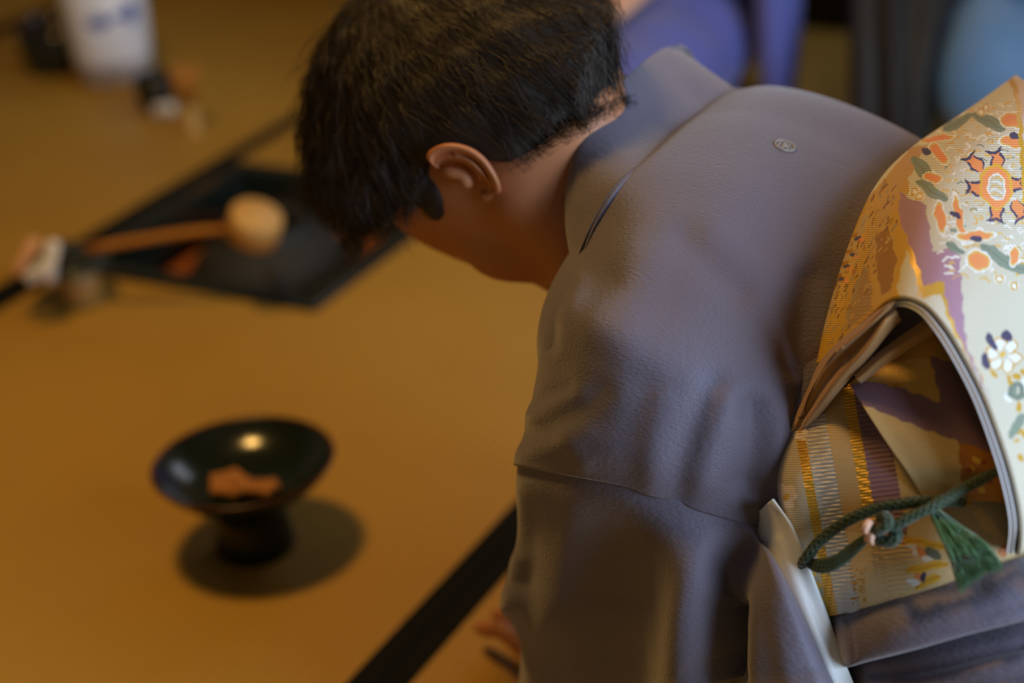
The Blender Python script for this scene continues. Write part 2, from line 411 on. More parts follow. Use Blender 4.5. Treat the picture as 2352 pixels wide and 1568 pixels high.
# ------------------------------------------------------------------ sunken hearth
hearth = empty('sunken_hearth', (S/2, S/2, 0), 'square sunken hearth with black lacquered frame let into the tatami', 'hearth')
def hpart(mb, name, mat, w=.0, smooth=False):
    o = mb.build(name, mat, None, smooth); keep(o, hearth)
    if w: bevel(o, w)
    return o
fw_, ft = .036, .006
for (lo, hi) in (((0, 0), (S, fw_)), ((0, S-fw_), (S, S)), ((0, fw_), (fw_, S-fw_)), ((S-fw_, fw_), (S, S-fw_))):
    mb = MB(); mb.box((lo[0]+.0004, lo[1]+.0004, -.062), (hi[0]-.0004, hi[1]-.0004, ft)); hpart(mb, 'frame_rail', M['lacquer'], .004)
g = fw_-.004; wct = .030
for (lo, hi) in (((g, g), (S-g, g+wct)), ((g, S-g-wct), (S-g, S-g)), ((g, g+wct), (g+wct, S-g-wct)), ((S-g-wct, g+wct), (S-g, S-g-wct))):
    mb = MB(); mb.box((lo[0], lo[1], -.36), (hi[0], hi[1], -.075)); hpart(mb, 'clay_wall', M['clay'], .003)
mb = MB(); mb.box((g, g, -.37), (S-g, S-g, -.24)); hpart(mb, 'ash_bed', M['ash'])

kc = P(612, 590, 2.26); kc = np.array([.205, .215, 0])
ket = empty('iron_kettle', (kc[0], kc[1], -.155), 'black cast-iron kettle sitting in the sunken hearth', 'kettle')
mb = MB(); mb.lathe([(.0, 0), (.07, .003), (.105, .03), (.118, .075), (.112, .115), (.088, .142), (.064, .150), (.060, .153), (.061, .172), (.054, .172), (.052, .150), (.085, .12), (.09, .06), (0, .02)], (0, 0, 0), 56)
mb.build('kettle_body', M['iron'], ket)
for s in (-1, 1):
    mb = MB(); ang = math.radians(40)
    ring = [(s*(.108+.012*math.cos(a))*math.cos(ang), s*(.108+.012*math.cos(a))*math.sin(ang), .125+.016*math.sin(a)) for a in np.linspace(0, 2*math.pi, 17)]
    mb.tube(ring, .0035, 6, cap=False); mb.build('lug', M['iron'], ket)
mb = MB(); mb.lathe([(.0, .135), (.0535, .135)], (0, 0, 0), 32); mb.build('hot_water', M['lacquer'], ket)
for s, a0 in ((1, 0), (-1, 0)): pass
for k in range(3):
    mb = MB(); a = 2*math.pi*k/3+.4; mb.tube([(.075*math.cos(a), .075*math.sin(a), -.084), (.075*math.cos(a), .075*math.sin(a), .01)], .008); mb.build('trivet_leg', M['iron'], ket)

# bamboo ladle lying across the kettle mouth, cup upside down
lad = empty('bamboo_ladle', tuple(P(585, 520, 2.27)), 'bamboo water ladle laid across the kettle with its handle pointing left', 'ladle')
c0 = P(587, 508, 2.24); h0 = P(525, 525, 2.25); h1 = P(200, 572, 2.30)
axis_up = UP*.72-FW*.62+RT*.30; axis_up /= np.linalg.norm(axis_up)
e1 = np.cross(axis_up, [0, 1, 0]); e1 /= np.linalg.norm(e1); e2 = np.cross(axis_up, e1)
def lathe_dir(prof, c, up, n=40):
    e1 = np.cross(up, [0, 1, 0.1]); e1 /= np.linalg.norm(e1); e2 = np.cross(up, e1); V = []; m = len(prof)
    for r, z in prof:
        for k in range(n):
            a = 2*math.pi*k/n; V.append(np.array(c)+r*(math.cos(a)*e1+math.sin(a)*e2)+z*up)
    return V, [(i*n+k, i*n+(k+1) % n, (i+1)*n+(k+1) % n, (i+1)*n+k) for i in range(m-1) for k in range(n)]
mb = MB(); mb.add(*lathe_dir([(0, 0), (.031, 0), (.0335, -.003), (.034, -.034), (.031, -.034), (.030, -.004), (0, -.003)], c0+axis_up*.012, axis_up))
keep(mb.build('ladle_cup', M['bamboo'], None), lad)
mb = MB(); pts = spline(np.array([h0+(c0-h0)*.35, h0, h0*.66+h1*.34+np.array([0, 0, .003]), h1]), 14)
mb.tube(pts, np.linspace(.0046, .0062, 14), 8); keep(mb.build('ladle_handle', M['bamboo_dark'], None), lad)

# lid on a bamboo rest, with a folded cloth on it
fb = np.array([-.0705, .322, 0])
rest = empty('lid_rest', tuple(fb), 'pale bamboo lid rest standing beside the corner of the hearth', 'lid rest')
mb = MB(); mb.lathe([(0, .001), (.026, .001), (.0265, .004), (.025, .026), (.0268, .028), (.025, .030), (.0262, .050), (.0235, .051), (.022, .030), (0, .028)], (0, 0, 0), 32)
mb.build('bamboo_ring', M['bamboo'], rest)
lid = empty('kettle_lid', (fb[0]-.004, fb[1]+.008, .0515), 'dark bronze kettle lid balanced on the bamboo rest', 'kettle lid')
mb = MB(); mb.lathe([(0, 0), (.050, .0), (.055, .003), (.0545, .006), (.04, .011), (.012, .014), (.006, .016), (.005, .022), (.010, .027), (.008, .033), (0, .035)], (0, 0, 0), 40)
mb.build('lid_disc', M['bronze'], lid)

def puff_strip(pts_rows, nu, nv): return net(pts_rows, nu, nv)
lc = np.array([fb[0]-.004, fb[1]+.008, .066])
def cloth_roll(name, c, ax, L, r, mat, label, cat, bend=.0, up=0.):
    ax = np.array(ax, float); ax /= np.linalg.norm(ax); V = []; n = 18; m = 14
    sd = np.cross(ax, [0, 0, 1]); sd /= np.linalg.norm(sd); upv = np.cross(sd, ax)
    for i in range(m):
        t = i/(m-1)-.5; rr = r*(1-(2*t)**6*.35)
        for k in range(n):
            a = 2*math.pi*k/n; w = 1+.16*math.sin(3*a+5*t)+.08*math.sin(7*a)
            V.append(np.array(c)+ax*L*t+upv*(up*t+bend*(1-4*t*t))+rr*w*(math.cos(a)*sd*1.15+math.sin(a)*upv*.85))
    Fc = [(i*n+k, i*n+(k+1) % n, (i+1)*n+(k+1) % n, (i+1)*n+k) for i in range(m-1) for k in range(n)]
    Fc += [tuple(range(n))[::-1], tuple((m-1)*n+k for k in range(n))]
    return mesh_obj(name, V, Fc, mat, None, label=label, cat=cat)
cl = empty('tea_cloth', tuple(P(100, 625, 2.30)), 'folded white and peach tea cloth lying on the kettle lid', 'cloth')
q = P(120, 600, 2.28)
o = cloth_roll('cloth_fold', P(117, 600, 2.27), UP*.95+RT*.15, .054, .0090, M['linen'], None, None); keep(o, cl)
o = cloth_roll('cloth_fold', P(90, 622, 2.27), UP*.55+RT*.75, .040, .0095, M['linen'], None, None); keep(o, cl)
o = cloth_roll('cloth_fold', P(62, 590, 2.29), UP*.8+RT*.45, .052, .0105, M['peach'], 'peach side of the fold', None); keep(o, cl)

# ------------------------------------------------------------------ tea things on the far mat
jar = empty('water_jar', tuple(P(265, 195, 3.02)*np.array([1, 1, 0])), 'white porcelain water jar painted in blue at the far left', 'jar')
jb = np.array(jar.location)
jb[2] = 0
def ground(px, py):
    d = FW+RT*((px-CX)/F)-UP*((py-CY)/F); t = -CAM[2]/d[2]; return CAM+d*t
jb = ground(268, 180); jar.location = tuple(jb)
mb = MB(); mb.lathe([(0, .0), (.052, .0), (.062, .006), (.070, .05), (.074, .11), (.075, .165), (.072, .172), (.069, .172), (.069, .02), (0, .012)], (0, 0, 0), 48)
mb.build('jar_body', M['porcelain'], jar)
mb = MB(); mb.lathe([(0, .181), (.03, .182), (.066, .176), (.070, .171), (0, .17)], (0, 0, 0), 40)
mb.lathe([(.011, .181), (.014, .194), (.010, .2), (0, .201)], (0, 0, 0), 20)
mb.build('jar_lid', M['porcelain'], jar)
def patch(parent, ang, z0, w, h, prof_r, mat, name='painted_mark'):
    """painted mark as a thin glaze layer following the jar wall"""
    V = []; nu, nv = 9, 9; Fc = []
    for i in range(nu):
        for j in range(nv):
            u = i/(nu-1)*2-1; v = j/(nv-1)*2-1
            # squircle outline with a wobble
            k = max(abs(u), abs(v)); l = math.hypot(u, v); s_ = (k/l if l else 1)
            uu, vv = u*s_*(1+.18*math.sin(4*v+ang*9)), v*s_*(1+.2*math.sin(3*u+2))
            z = z0+vv*h/2; r = prof_r(z)+.0008; a = ang+uu*w/2/r
            V.append((r*math.cos(a), r*math.sin(a), z))
    idx = lambda i, j: i*nv+j
    for i in range(nu-1):
        for j in range(nv-1): Fc.append((idx(i, j), idx(i+1, j), idx(i+1, j+1), idx(i, j+1)))
    return mesh_obj(name, V, Fc, mat, parent)
pr = lambda z: np.interp(z, [0, .006, .05, .11, .165], [.052, .062, .070, .074, .075])
acam = math.atan2(CAM[1]-jb[1], CAM[0]-jb[0])
patch(jar, acam+.62, .132, .030, .038, pr, M['cobalt']); patch(jar, acam-.18, .125, .042, .022, pr, M['cobalt'])
patch(jar, acam+.25, .132, .020, .012, pr, M['cobalt'])

db = ground(175, 185)+np.array([.05, .075, 0])
kn = empty('waste_bowl', tuple(db), 'round black lacquer bowl half hidden behind the water jar', 'bowl')
mb = MB(); mb.lathe([(0, 0), (.045, 0), (.066, .02), (.072, .06), (.068, .095), (.064, .095), (.067, .06), (.06, .02), (0, .01)], (0, 0, 0), 40)
mb.build('bowl_body', M['lacquer'], kn)
mb = MB(); mb.lathe([(.063, .0945), (.069, .0945), (.0695, .098), (.063, .098), (.063, .0945)], (0, 0, 0), 40); mb.build('bowl_rim', M['dishrim'], kn)

nb = ground(362, 250)
nt = empty('tea_caddy', tuple(nb), 'small black lacquer tea caddy in front of the water jar', 'tea caddy')
mb = MB(); mb.lathe([(0, 0), (.022, 0), (.030, .008), (.033, .03), (.033, .044), (.0, .044)], (0, 0, 0), 32); mb.build('caddy_body', M['lacquer'], nt)
mb = MB(); mb.lathe([(.0335, .0445), (.0338, .056), (.028, .066), (.012, .069), (0, .0695)], (0, 0, 0), 32); mb.build('caddy_lid', M['lacquer'], nt)
sb = ground(380, 268)
sd = cloth_roll('folded_napkin', sb+np.array([0, 0, .013]), RT, .036, .0125, M['linen'], 'crumpled white napkin between the tea caddy and the whisk', 'napkin')

wb = ground(445, 305)
wk = empty('tea_whisk', tuple(wb), 'bamboo tea whisk standing upright on its pale handle', 'whisk')
mb = MB(); mb.lathe([(0, 0), (.0125, 0), (.0130, .004), (.0125, .05), (.0135, .052), (0, .052)], (0, 0, 0), 24); mb.build('whisk_handle', M['bamboo'], wk)
mb = MB()
for k in range(40):
    a = 2*math.pi*k/40; r = .0125
    mb.tube([(r*math.cos(a), r*math.sin(a), .050), (r*1.55*math.cos(a), r*1.55*math.sin(a), .078), (r*1.95*math.cos(a), r*1.95*math.sin(a), .100), (r*1.75*math.cos(a), r*1.75*math.sin(a), .112)], .0011, 4)
for k in range(24):
    a = 2*math.pi*k/24; r = .006
    mb.tube([(r*math.cos(a), r*math.sin(a), .050), (r*1.1*math.cos(a), r*1.1*math.sin(a), .105)], .001, 4)
mb.build('whisk_tines', M['bamboo_dark'], wk, kind='stuff')

# ------------------------------------------------------------------ pedestal dish with wafers
db = ground(589, 1252)
dish = empty('pedestal_dish', tuple(db), 'dark lacquer pedestal dish on the tatami in front of the bowing person', 'dish')
mb = MB(); mb.lathe([(0, .004), (.034, .004), (.0395, 0), (.0405, .003), (.0385, .018), (.0365, .040), (.038, .050), (.046, .058), (.064, .070), (.082, .086), (.0895, .0965)], (0, 0, 0), 72)
mb.build('dish_foot', M['dish'], dish)
mb = MB(); mb.lathe([(.0895, .0965), (.0905, .0985), (.0893, .0998), (.0875, .0985)], (0, 0, 0), 72); mb.build('dish_rim', M['dishrim'], dish)
mb = MB(); mb.lathe([(.0877, .0986), (.080, .0900), (.066, .0795), (.048, .0725), (.025, .0695), (0, .069)], (0, 0, 0), 72); mb.build('dish_bowl', M['dish'], dish)
def wafer(c, r, n, depth, t, tilt, rot, label):
    V = []; m = 72
    def ring(s, z): return [(r*s*(1-depth*abs(math.sin(n*a/2))**1.5)*math.cos(a), r*s*(1-depth*abs(math.sin(n*a/2))**1.5)*math.sin(a), z) for a in np.linspace(0, 2*math.pi, m, endpoint=False)]
    V = ring(.001, 0)+ring(.97, 0)+ring(1, t*.3)+ring(1, t*.7)+ring(.93, t)+ring(.6, t*1.15)+ring(.45, t*.8)+ring(.2, t*.9)+ring(.001, t*1.2)
    Fc = [(i*m+k, i*m+(k+1) % m, (i+1)*m+(k+1) % m, (i+1)*m+k) for i in range(8) for k in range(m)]
    o = mesh_obj('sugar_wafer', V, Fc, M['sweet'], None, label=label, cat='sweet')
    o.location = tuple(c); o.rotation_euler = (tilt[0], tilt[1], rot); return o
wz = .0705
fl = FW*np.array([1, 1, 0]); fl /= np.linalg.norm(fl); rl = np.array([fl[1], -fl[0], 0])
dc = db+np.array([0, 0, 0])
wafer(dc-rl*.016-fl*.004+np.array([0, 0, wz+.0035]), .023, 5, .22, .0055, (.12, -.1), .3, 'larger scalloped brown wafer on the left of the dish')
wafer(dc+rl*.019-fl*.016+np.array([0, 0, wz+.002]), .018, 6, .32, .0055, (-.05, .08), .9, 'smaller flower-shaped brown wafer on the right of the dish')
wafer(dc+rl*.002-fl*.022+np.array([0, 0, wz+.009]), .0145, 4, .3, .005, (.3, .1), .1, 'small brown wafer leaning across the other two')

# ------------------------------------------------------------------ the bowing person
BF = np.array([math.cos(math.radians(80)), math.sin(math.radians(80)), 0]); LF = np.array([-BF[1], BF[0], 0]); UZ = np.array([0, 0, 1.0])
EAR = P(1085, 395, 1.27); HC = EAR-LF*.07
tau = math.radians(-6); UH = BF*math.cos(tau)+UZ*math.sin(tau); FH = -np.cross(LF, UH)*1.0
if FH[2] > 0: FH = -FH
mid = lambda y: np.array([HC[0]+(y-HC[1])*BF[0]/BF[1], y, 0])
NECK = mid(-.73)+UZ*.50; HIP = mid(-1.13)+UZ*.26
SHL = NECK+LF*.13-UZ*.05
hd = lambda a, b, c: HC+UH*a+FH*b+LF*c            # head frame: crown, face, left ear
AX = [UH, FH, LF]
WRIST = np.array([-.596, -.690, .050]); NB = P(1450, 365, 1.40); SHL = P(1500, 740, 1.215)
def s_hand(X, w, sgn=1):
    """left hand resting on the mat, fingers forward"""
    f = np.array([.50, .87, 0.]); f /= np.linalg.norm(f); l = np.array([-f[1], f[0], 0])*sgn
    pc = w+f*.045-UZ*.020
    d = s_ell(X, pc, [f, l, UZ], [.052, .040, .017])
    d = smin(d, s_cap(X, w-f*.02+UZ*.012, w+f*.012, .026, .024), .02)
    for k, (off, L) in enumerate(((.028, .070), (.009, .078), (-.011, .073), (-.030, .056))):
        a = pc+f*.036+l*off+UZ*.006; b = a+f*L*.46+l*off*.18+UZ*.006; c = b+f*L*.32+l*off*.05-UZ*.012; e = c+f*L*.22-UZ*.007
        fi = smin(smin(s_cap(X, a, b, .0092, .0085), s_cap(X, b, c, .0083, .0076), .003), s_cap(X, c, e, .0075, .0066), .003)
        d = smin(d, fi, .006)
    a = pc-f*.016+l*-.034; b = a+f*.034-l*.026; c = b+f*.032-l*.008-UZ*.004
    return smin(d, smin(s_cap(X, a, b, .013, .0100), s_cap(X, b, c, .0098, .0080), .004), .012)
def f_body(X):
    d = s_ell(X, hd(.045, 0, 0), AX, [.125, .098, .076])                 # skull
    d = smin(d, s_ell(X, hd(-.018, .048, 0), AX, [.080, .058, .058]), .03)      # cheeks and jaw
    d = smin(d, s_ell(X, hd(-.075, .070, 0), AX, [.026, .024, .024]), .025)     # chin
    for s in (-1, 1):
        d = smin(d, s_cap(X, hd(-.035, .022, s*.056), hd(-.072, .060, s*.026), .017, .016), .03)   # jaw line
        d = smin(d, s_ell(X, hd(.010, .072, s*.040), AX, [.020, .018, .022]), .02)                 # cheekbone
        d = -smin(-d, s_ell(X, hd(.030, .100, s*.033), AX, [.013, .016, .017]), .012)              # eye socket
        d = np.minimum(d, s_ell(X, hd(.029, .086, s*.032), AX, [.0115, .0115, .0125]))             # eyeball lids
    d = smin(d, s_cap(X, hd(.034, .094, 0), hd(-.008, .112, 0), .008, .012), .012)                 # nose
    d = smin(d, s_ell(X, hd(-.033, .097, 0), AX, [.006, .010, .022]), .006)
    d = smin(d, s_ell(X, hd(-.045, .096, 0), AX, [.0065, .010, .020]), .006)                       # lips
    nk = s_cap(X, hd(-.035, -.004, 0), NB, .053, .055)
    d = smin(d, nk, .028)
    t = s_ecap(X, HIP-UZ*.02, NECK-BF*.06-UZ*.09, (.13, .10), (.14, .070), LF)
    d = smin(d, t, .04)
    for sgn, sh, w, e in ((1, SHL, WRIST, P(1430, 1130, 1.30)), (-1, SHL-LF*.22, WRIST-LF*.20, SHL*.5+WRIST*.5-LF*.24-BF*.04)):
        d = smin(d, smin(s_cap(X, sh, e, .042, .036), s_cap(X, e, w+UZ*.012, .036, .024), .02), .03)
    d = smin(d, s_hand(X, WRIST), .012)
    d = smin(d, s_hand(X, WRIST-LF*.20, -1), .012)
    for s in (-1, 1):                                                    # folded legs
        hp = HIP+LF*s*.07-UZ*.05; kn_ = mid(-.76)+LF*s*.09+UZ*.085; an = mid(-1.16)+LF*s*.06+UZ*.052
        d = smin(d, s_cap(X, hp, kn_, .075, .058), .03); d = smin(d, s_cap(X, kn_-UZ*.02, an, .05, .036), .03)
        d = smin(d, s_cap(X, an, an-BF*.13-UZ*.01, .032, .022), .02)
    return d
v, fc = surfnet(f_body, (-.93, -1.36, -.004), (-.30, -.40, .68), .0042)
# ---- the ear, a lofted shell set on the side of the head, in the same mesh
def ear_mesh():
    # outline points in photo survey order: front-top root, over the helix, down to the lobe, back along the front root
    nu, nv = 90, 34
    R = []
    th = np.linspace(0, 1, nu)
    # helix ridge line (px, py, depth)
    ridge = spline(np.array([(1000, 384, 1.262), (984, 366, 1.256), (992, 347, 1.250), (1020, 334, 1.243), (1052, 334, 1.239), (1085, 345, 1.237), (1112, 366, 1.238), (1132, 394, 1.240), (1144, 420, 1.244), (1146, 440, 1.250), (1138, 447, 1.258)]), nu)
    inner = spline(np.array([(1012, 388, 1.272), (1012, 382, 1.271), (1020, 376, 1.270), (1036, 374, 1.269), (1056, 378, 1.268), (1072, 384, 1.268), (1084, 392, 1.268), (1096, 404, 1.268), (1110, 420, 1.266), (1122, 436, 1.266), (1128, 446, 1.268)]), nu)
    back = ridge.copy(); cen = np.array([1075, 400, 1.262])
    V = []
    for i in range(nu):
        r, q = ridge[i], inner[i]; n = r-q; n[2] = 0; n /= np.linalg.norm(n[:2])+1e-9
        wr = 9*(1-.25*th[i]) if .05 < th[i] < .9 else 7
        b0 = r-n*10+np.array([0, 0, .030]); b1 = r+n*1.0+np.array([0, 0, .018]); b2 = r+n*4.5+np.array([0, 0, .006]); b3 = r+n*3+np.array([0, 0, -.0005])
        b4 = r-n*4+np.array([0, 0, -.0022]); b5 = r-n*11+np.array([0, 0, .0005]); b6 = r-n*15+np.array([0, 0, .0058])
        sc = r*.55+q*.45; sc[2] = max(sc[2], r[2]+.009) - (.0035 if .35 < th[i] < .85 else 0.)
        s2 = r*.3+q*.7; s2[2] = r[2]+.010-(.005*math.exp(-((th[i]-.62)/.16)**2))
        row = spline(np.array([b0, b1, b2, b3, b4, b5, b6, sc, s2, q+np.array([0, 0, .006]), q+np.array([-6, 10, .014])]), nv)
        V.append(row)
    B = np.array(V); G = P3(B)
    idx = np.arange(nu*nv).reshape(nu, nv)
    Fc = np.stack([idx[:-1, :-1], idx[:-1, 1:], idx[1:, 1:], idx[1:, :-1]], -1).reshape(-1, 4)
    return G.reshape(-1, 3), Fc
def blob(pl, r, d0):
    """soft ridge as a tapered tube in survey coordinates"""
    mb = MB(); pts = np.array([P(x, y, d) for x, y, d in spline(np.array(pl, float), 14)])
    rr = np.interp(np.linspace(0, 1, 14), [0, .15, .85, 1], [.2*r, r, r, .2*r]); mb.tube(pts, rr, 10); return np.array(mb.v), mb.f
V_all = [v]; F_all = [list(map(list, fc))]; n0 = len(v)
ev, ef = ear_mesh()
for vv, ff in ((ev, ef), blob([(1012, 392, 1.270), (1040, 396, 1.264), (1062, 402, 1.262), (1074, 418, 1.262), (1072, 430, 1.266)], .0048, 0),
               blob([(1030, 366, 1.262), (1055, 362, 1.257), (1078, 372, 1.254), (1096, 388, 1.254), (1106, 404, 1.256), (1104, 416, 1.262)], .0030, 0),
               blob([(1124, 400, 1.262), (1134, 426, 1.262), (1134, 444, 1.266), (1120, 448, 1.270), (1104, 440, 1.272)], .0060, 0)):
    V_all.append(vv); F_all.append([[i+n0 for i in f] for f in ff]); n0 += len(vv)
person = mesh_obj('person', np.vstack(V_all), sum(F_all, []), M['skin'], None, cat='person',
    label='person in a mauve kimono and gold brocade obi bowing low towards the pedestal dish')
sm = person.modifiers.new('smooth', 'SMOOTH'); sm.factor = .5; sm.iterations = 3

# ---- hair: dense mass and individual strands
CH = hd(.050, -.016, 0)
def f_hair(X):
    q = X-HC; a, b, c = q@UH, q@FH, q@LF
    d = s_ell(X, hd(.047, -.020, 0), AX, [.146, .112, .088])
    d = smin(d, s_ell(X, hd(.115, .035, 0), AX, [.062, .046, .074]), .035)       # fringe hanging forward
    d = smin(d, s_ell(X, hd(.165, .012, .0), AX, [.026, .045, .050]), .03)
    d = smin(d, s_ell(X, hd(-.010, -.058, .005), AX, [.060, .048, .048]), .03)
    d = smin(d, s_ell(X, hd(-.050, -.062, .004), AX, [.030, .024, .030]), .02)
    wav = .0010*np.sin(a*90+b*150+c*60)+.0010*np.sin(b*120-a*140+c*110)
    d = d+wav
    # hairline: cut away the face, the ear and the nape
    cut = np.where(a > .045, b-(.036+.9*np.clip(a-.045, 0, .2)), 0)
    line = np.interp(a, [-.09, -.068, -.050, -.033, -.012, .004, .030, .040, .052, .070, .10, .14, .20],
                        [-.046, -.030, -.016, -.0085, -.0135, -.014, -.012, .004, .026, .030, .040, .062, .075])
    d = np.maximum(d, (b-line)*.8)
    d = np.maximum(d, (-.078-a+.75*np.clip(-c-.005, 0, .1))*.8)
    sb_ = s_ell(X, hd(.042, .019, .071), AX, [.014, .022, .0085])               # sideburn
    return np.minimum(d, sb_)
hv, hf = surfnet(f_hair, (-.78, -.80, .33), (-.36, -.36, .72), .0048)
hair = mesh_obj('hair', hv, hf, M['hair'], person, label='short dark brown hair')
e = 1e-3
def hgrad(X):
    g = np.stack([f_hair(X+e*np.eye(3)[i])-f_hair(X-e*np.eye(3)[i]) for i in range(3)], -1)
    return g/(np.linalg.norm(g, axis=-1, keepdims=True)+1e-9)
ns = 13000
idx = RNG.integers(0, len(hf), ns); X = hv[hf[idx]].mean(1)+RNG.normal(0, .002, (ns, 3))
keepm = ((X-HC)@LF > -.06); X = X[keepm]; ns = len(X)
whorl = hd(.115, -.100, 0); seglen = RNG.uniform(.005, .0095, ns); line_ = [X-hgrad(X)*.004]
lift = RNG.uniform(-.10, .22, ns)[:, None]; jit = RNG.normal(0, .28, (ns, 3))
stray = RNG.random(ns) < .05; lift[stray] += .35
Y = X.copy()
for s in range(6):
    n = hgrad(Y); away = Y-whorl; away /= np.linalg.norm(away, axis=1, keepdims=True)
    aa = ((Y-HC)@UH)[:, None]
    dirv = away*1.0+FH*(.35+2.2*np.clip(aa-.05, 0, .2)*4)+UH*-.25+jit
    dirv = dirv-n*np.sum(dirv*n, 1, keepdims=True)
    dirv /= np.linalg.norm(dirv, axis=1, keepdims=True)+1e-9
    Y = Y+(dirv+n*lift*(1 if s < 3 else .5)-UZ*.10*s*.3)*seglen[:, None]
    dd = f_hair(Y)[:, None]; Y = np.where(dd < -.001, Y+hgrad(Y)*(-.0005-dd), Y)
    line_.append(Y.copy())
Ls = np.stack(line_, 1)
rel = Ls-CAM; dz_ = rel@FW; sx, sy = CX+F*(rel@RT)/dz_, CY-F*(rel@UP)/dz_
la, lb, lc_ = (Ls-HC)@UH, (Ls-HC)@FH, (Ls-HC)@LF
lim = np.interp(la, [-.09, -.068, -.050, -.033, -.012, .004, .030, .040, .052, .070], [-.026, -.014, -.002, .002, -.004, -.008, -.004, .040, .050, .050])
okm = ~((((la < .045) & (lb > lim)) | ((sx > 982) & (sx < 1152) & (sy > 338) & (sy < 455) & (la < .034) & (lc_ > .03))).any(1))
Ls = Ls[okm]                                  # ns, 7, 3
def strands(Ls, r0, name, parent, mat, **k):
    ns, m = Ls.shape[:2]; T = np.gradient(Ls, axis=1); T /= np.linalg.norm(T, axis=-1, keepdims=True)+1e-9
    ref = np.where(np.abs(T[..., 2:3]) < .9, np.array([0, 0, 1.0]), np.array([1.0, 0, 0]))
    A = np.cross(T, ref); A /= np.linalg.norm(A, axis=-1, keepdims=True)+1e-9; Bn = np.cross(T, A)
    rad = (r0*np.array([1, 1, .95, .85, .7, .45, .1])[:m] if m <= 7 else r0*np.linspace(1, .3, m))
    rad = np.broadcast_to(rad, (ns, m))[..., None]
    V = np.stack([Ls+rad*(math.cos(t)*A+math.sin(t)*Bn) for t in (0, 2.094, 4.189)], 2)   # ns,m,3,3
    base = (np.arange(ns)*m*3)[:, None, None]; i = np.arange(m-1)[None, :, None]; kk = np.arange(3)[None, None, :]; k2 = (kk+1) % 3
    Fq = np.stack([base+i*3+kk, base+i*3+k2, base+(i+1)*3+k2, base+(i+1)*3+kk], -1).reshape(-1, 4)
    me = bpy.data.meshes.new(name); me.vertices.add(V.size//3); me.vertices.foreach_set('co', V.reshape(-1))
    nf = len(Fq); me.loops.add(nf*4); me.loops.foreach_set('vertex_index', Fq.reshape(-1)); me.polygons.add(nf)
    me.polygons.foreach_set('loop_start', np.arange(nf)*4); me.update(calc_edges=True)
    me.polygons.foreach_set('use_smooth', np.ones(nf, bool)); me.materials.append(mat)
    o = bpy.data.objects.new(name, me); COL.objects.link(o); o.parent = parent; tag(o, **k); return o
strands(Ls, .00028, 'hair_strands', hair, M['strand'], kind='stuff')
# loose wisps on the crown
wl = []
for k in range(34):
    x0, y0 = random.uniform(735, 850), random.uniform(-20, 250)
    x0 = 730+ (250-y0)*.28+random.uniform(0, 40); d0 = 1.36+random.uniform(-.03, .03)
    L = random.uniform(50, 130); b = random.uniform(-35, -8)
    pts = [(x0+30, y0-30, d0), (x0+4+b*.3, y0-5, d0), (x0+b, y0+L*.3, d0), (x0+b*1.2, y0+L*.55, d0), (x0+b*.9, y0+L*.8, d0), (x0+b*.4+6, y0+L, d0)]
    wl.append(P3(spline(np.array(pts), 7)))
strands(np.array(wl), .0008, 'loose_wisps', hair, M['strand'], kind='stuff')

# ---- kimono: closed garment underneath, then the draped panels
def f_kim(X):
    t = s_ecap(X, HIP, NECK-BF*.06-UZ*.075, (.155, .125), (.165, .090), LF)
    d = t
    for s in (-1, 1):
        hp = HIP+LF*s*.06-UZ*.07; kn_ = mid(-.78)+LF*s*.085+UZ*.095
        d = smin(d, s_cap(X, hp, kn_, .105, .085), .05)
        d = smin(d, s_cap(X, mid(-1.22)+LF*s*.06+UZ*.085, kn_-UZ*.02, .080, .070), .05)
    shr = SHL-LF*.24; w = WRIST-LF*.20
    d = smin(d, s_ecap(X, shr-UZ*.02, w-BF*.03+UZ*.05, (.075, .06), (.045, .09), BF, .04), .05)
    d = smin(d, s_ell(X, HIP-BF*.05-UZ*.02, [BF, LF, UZ], [.17, .19, .16]), .05)
    return np.maximum(d, .008-X[:, 2])
kv, kf = surfnet(f_kim, (-1.0, -1.48, -.01), (-.25, -.55, .62), .0085)
kim = mesh_obj('kimono', kv, kf, M['kimono'], person, label='mauve-grey silk crepe kimono')

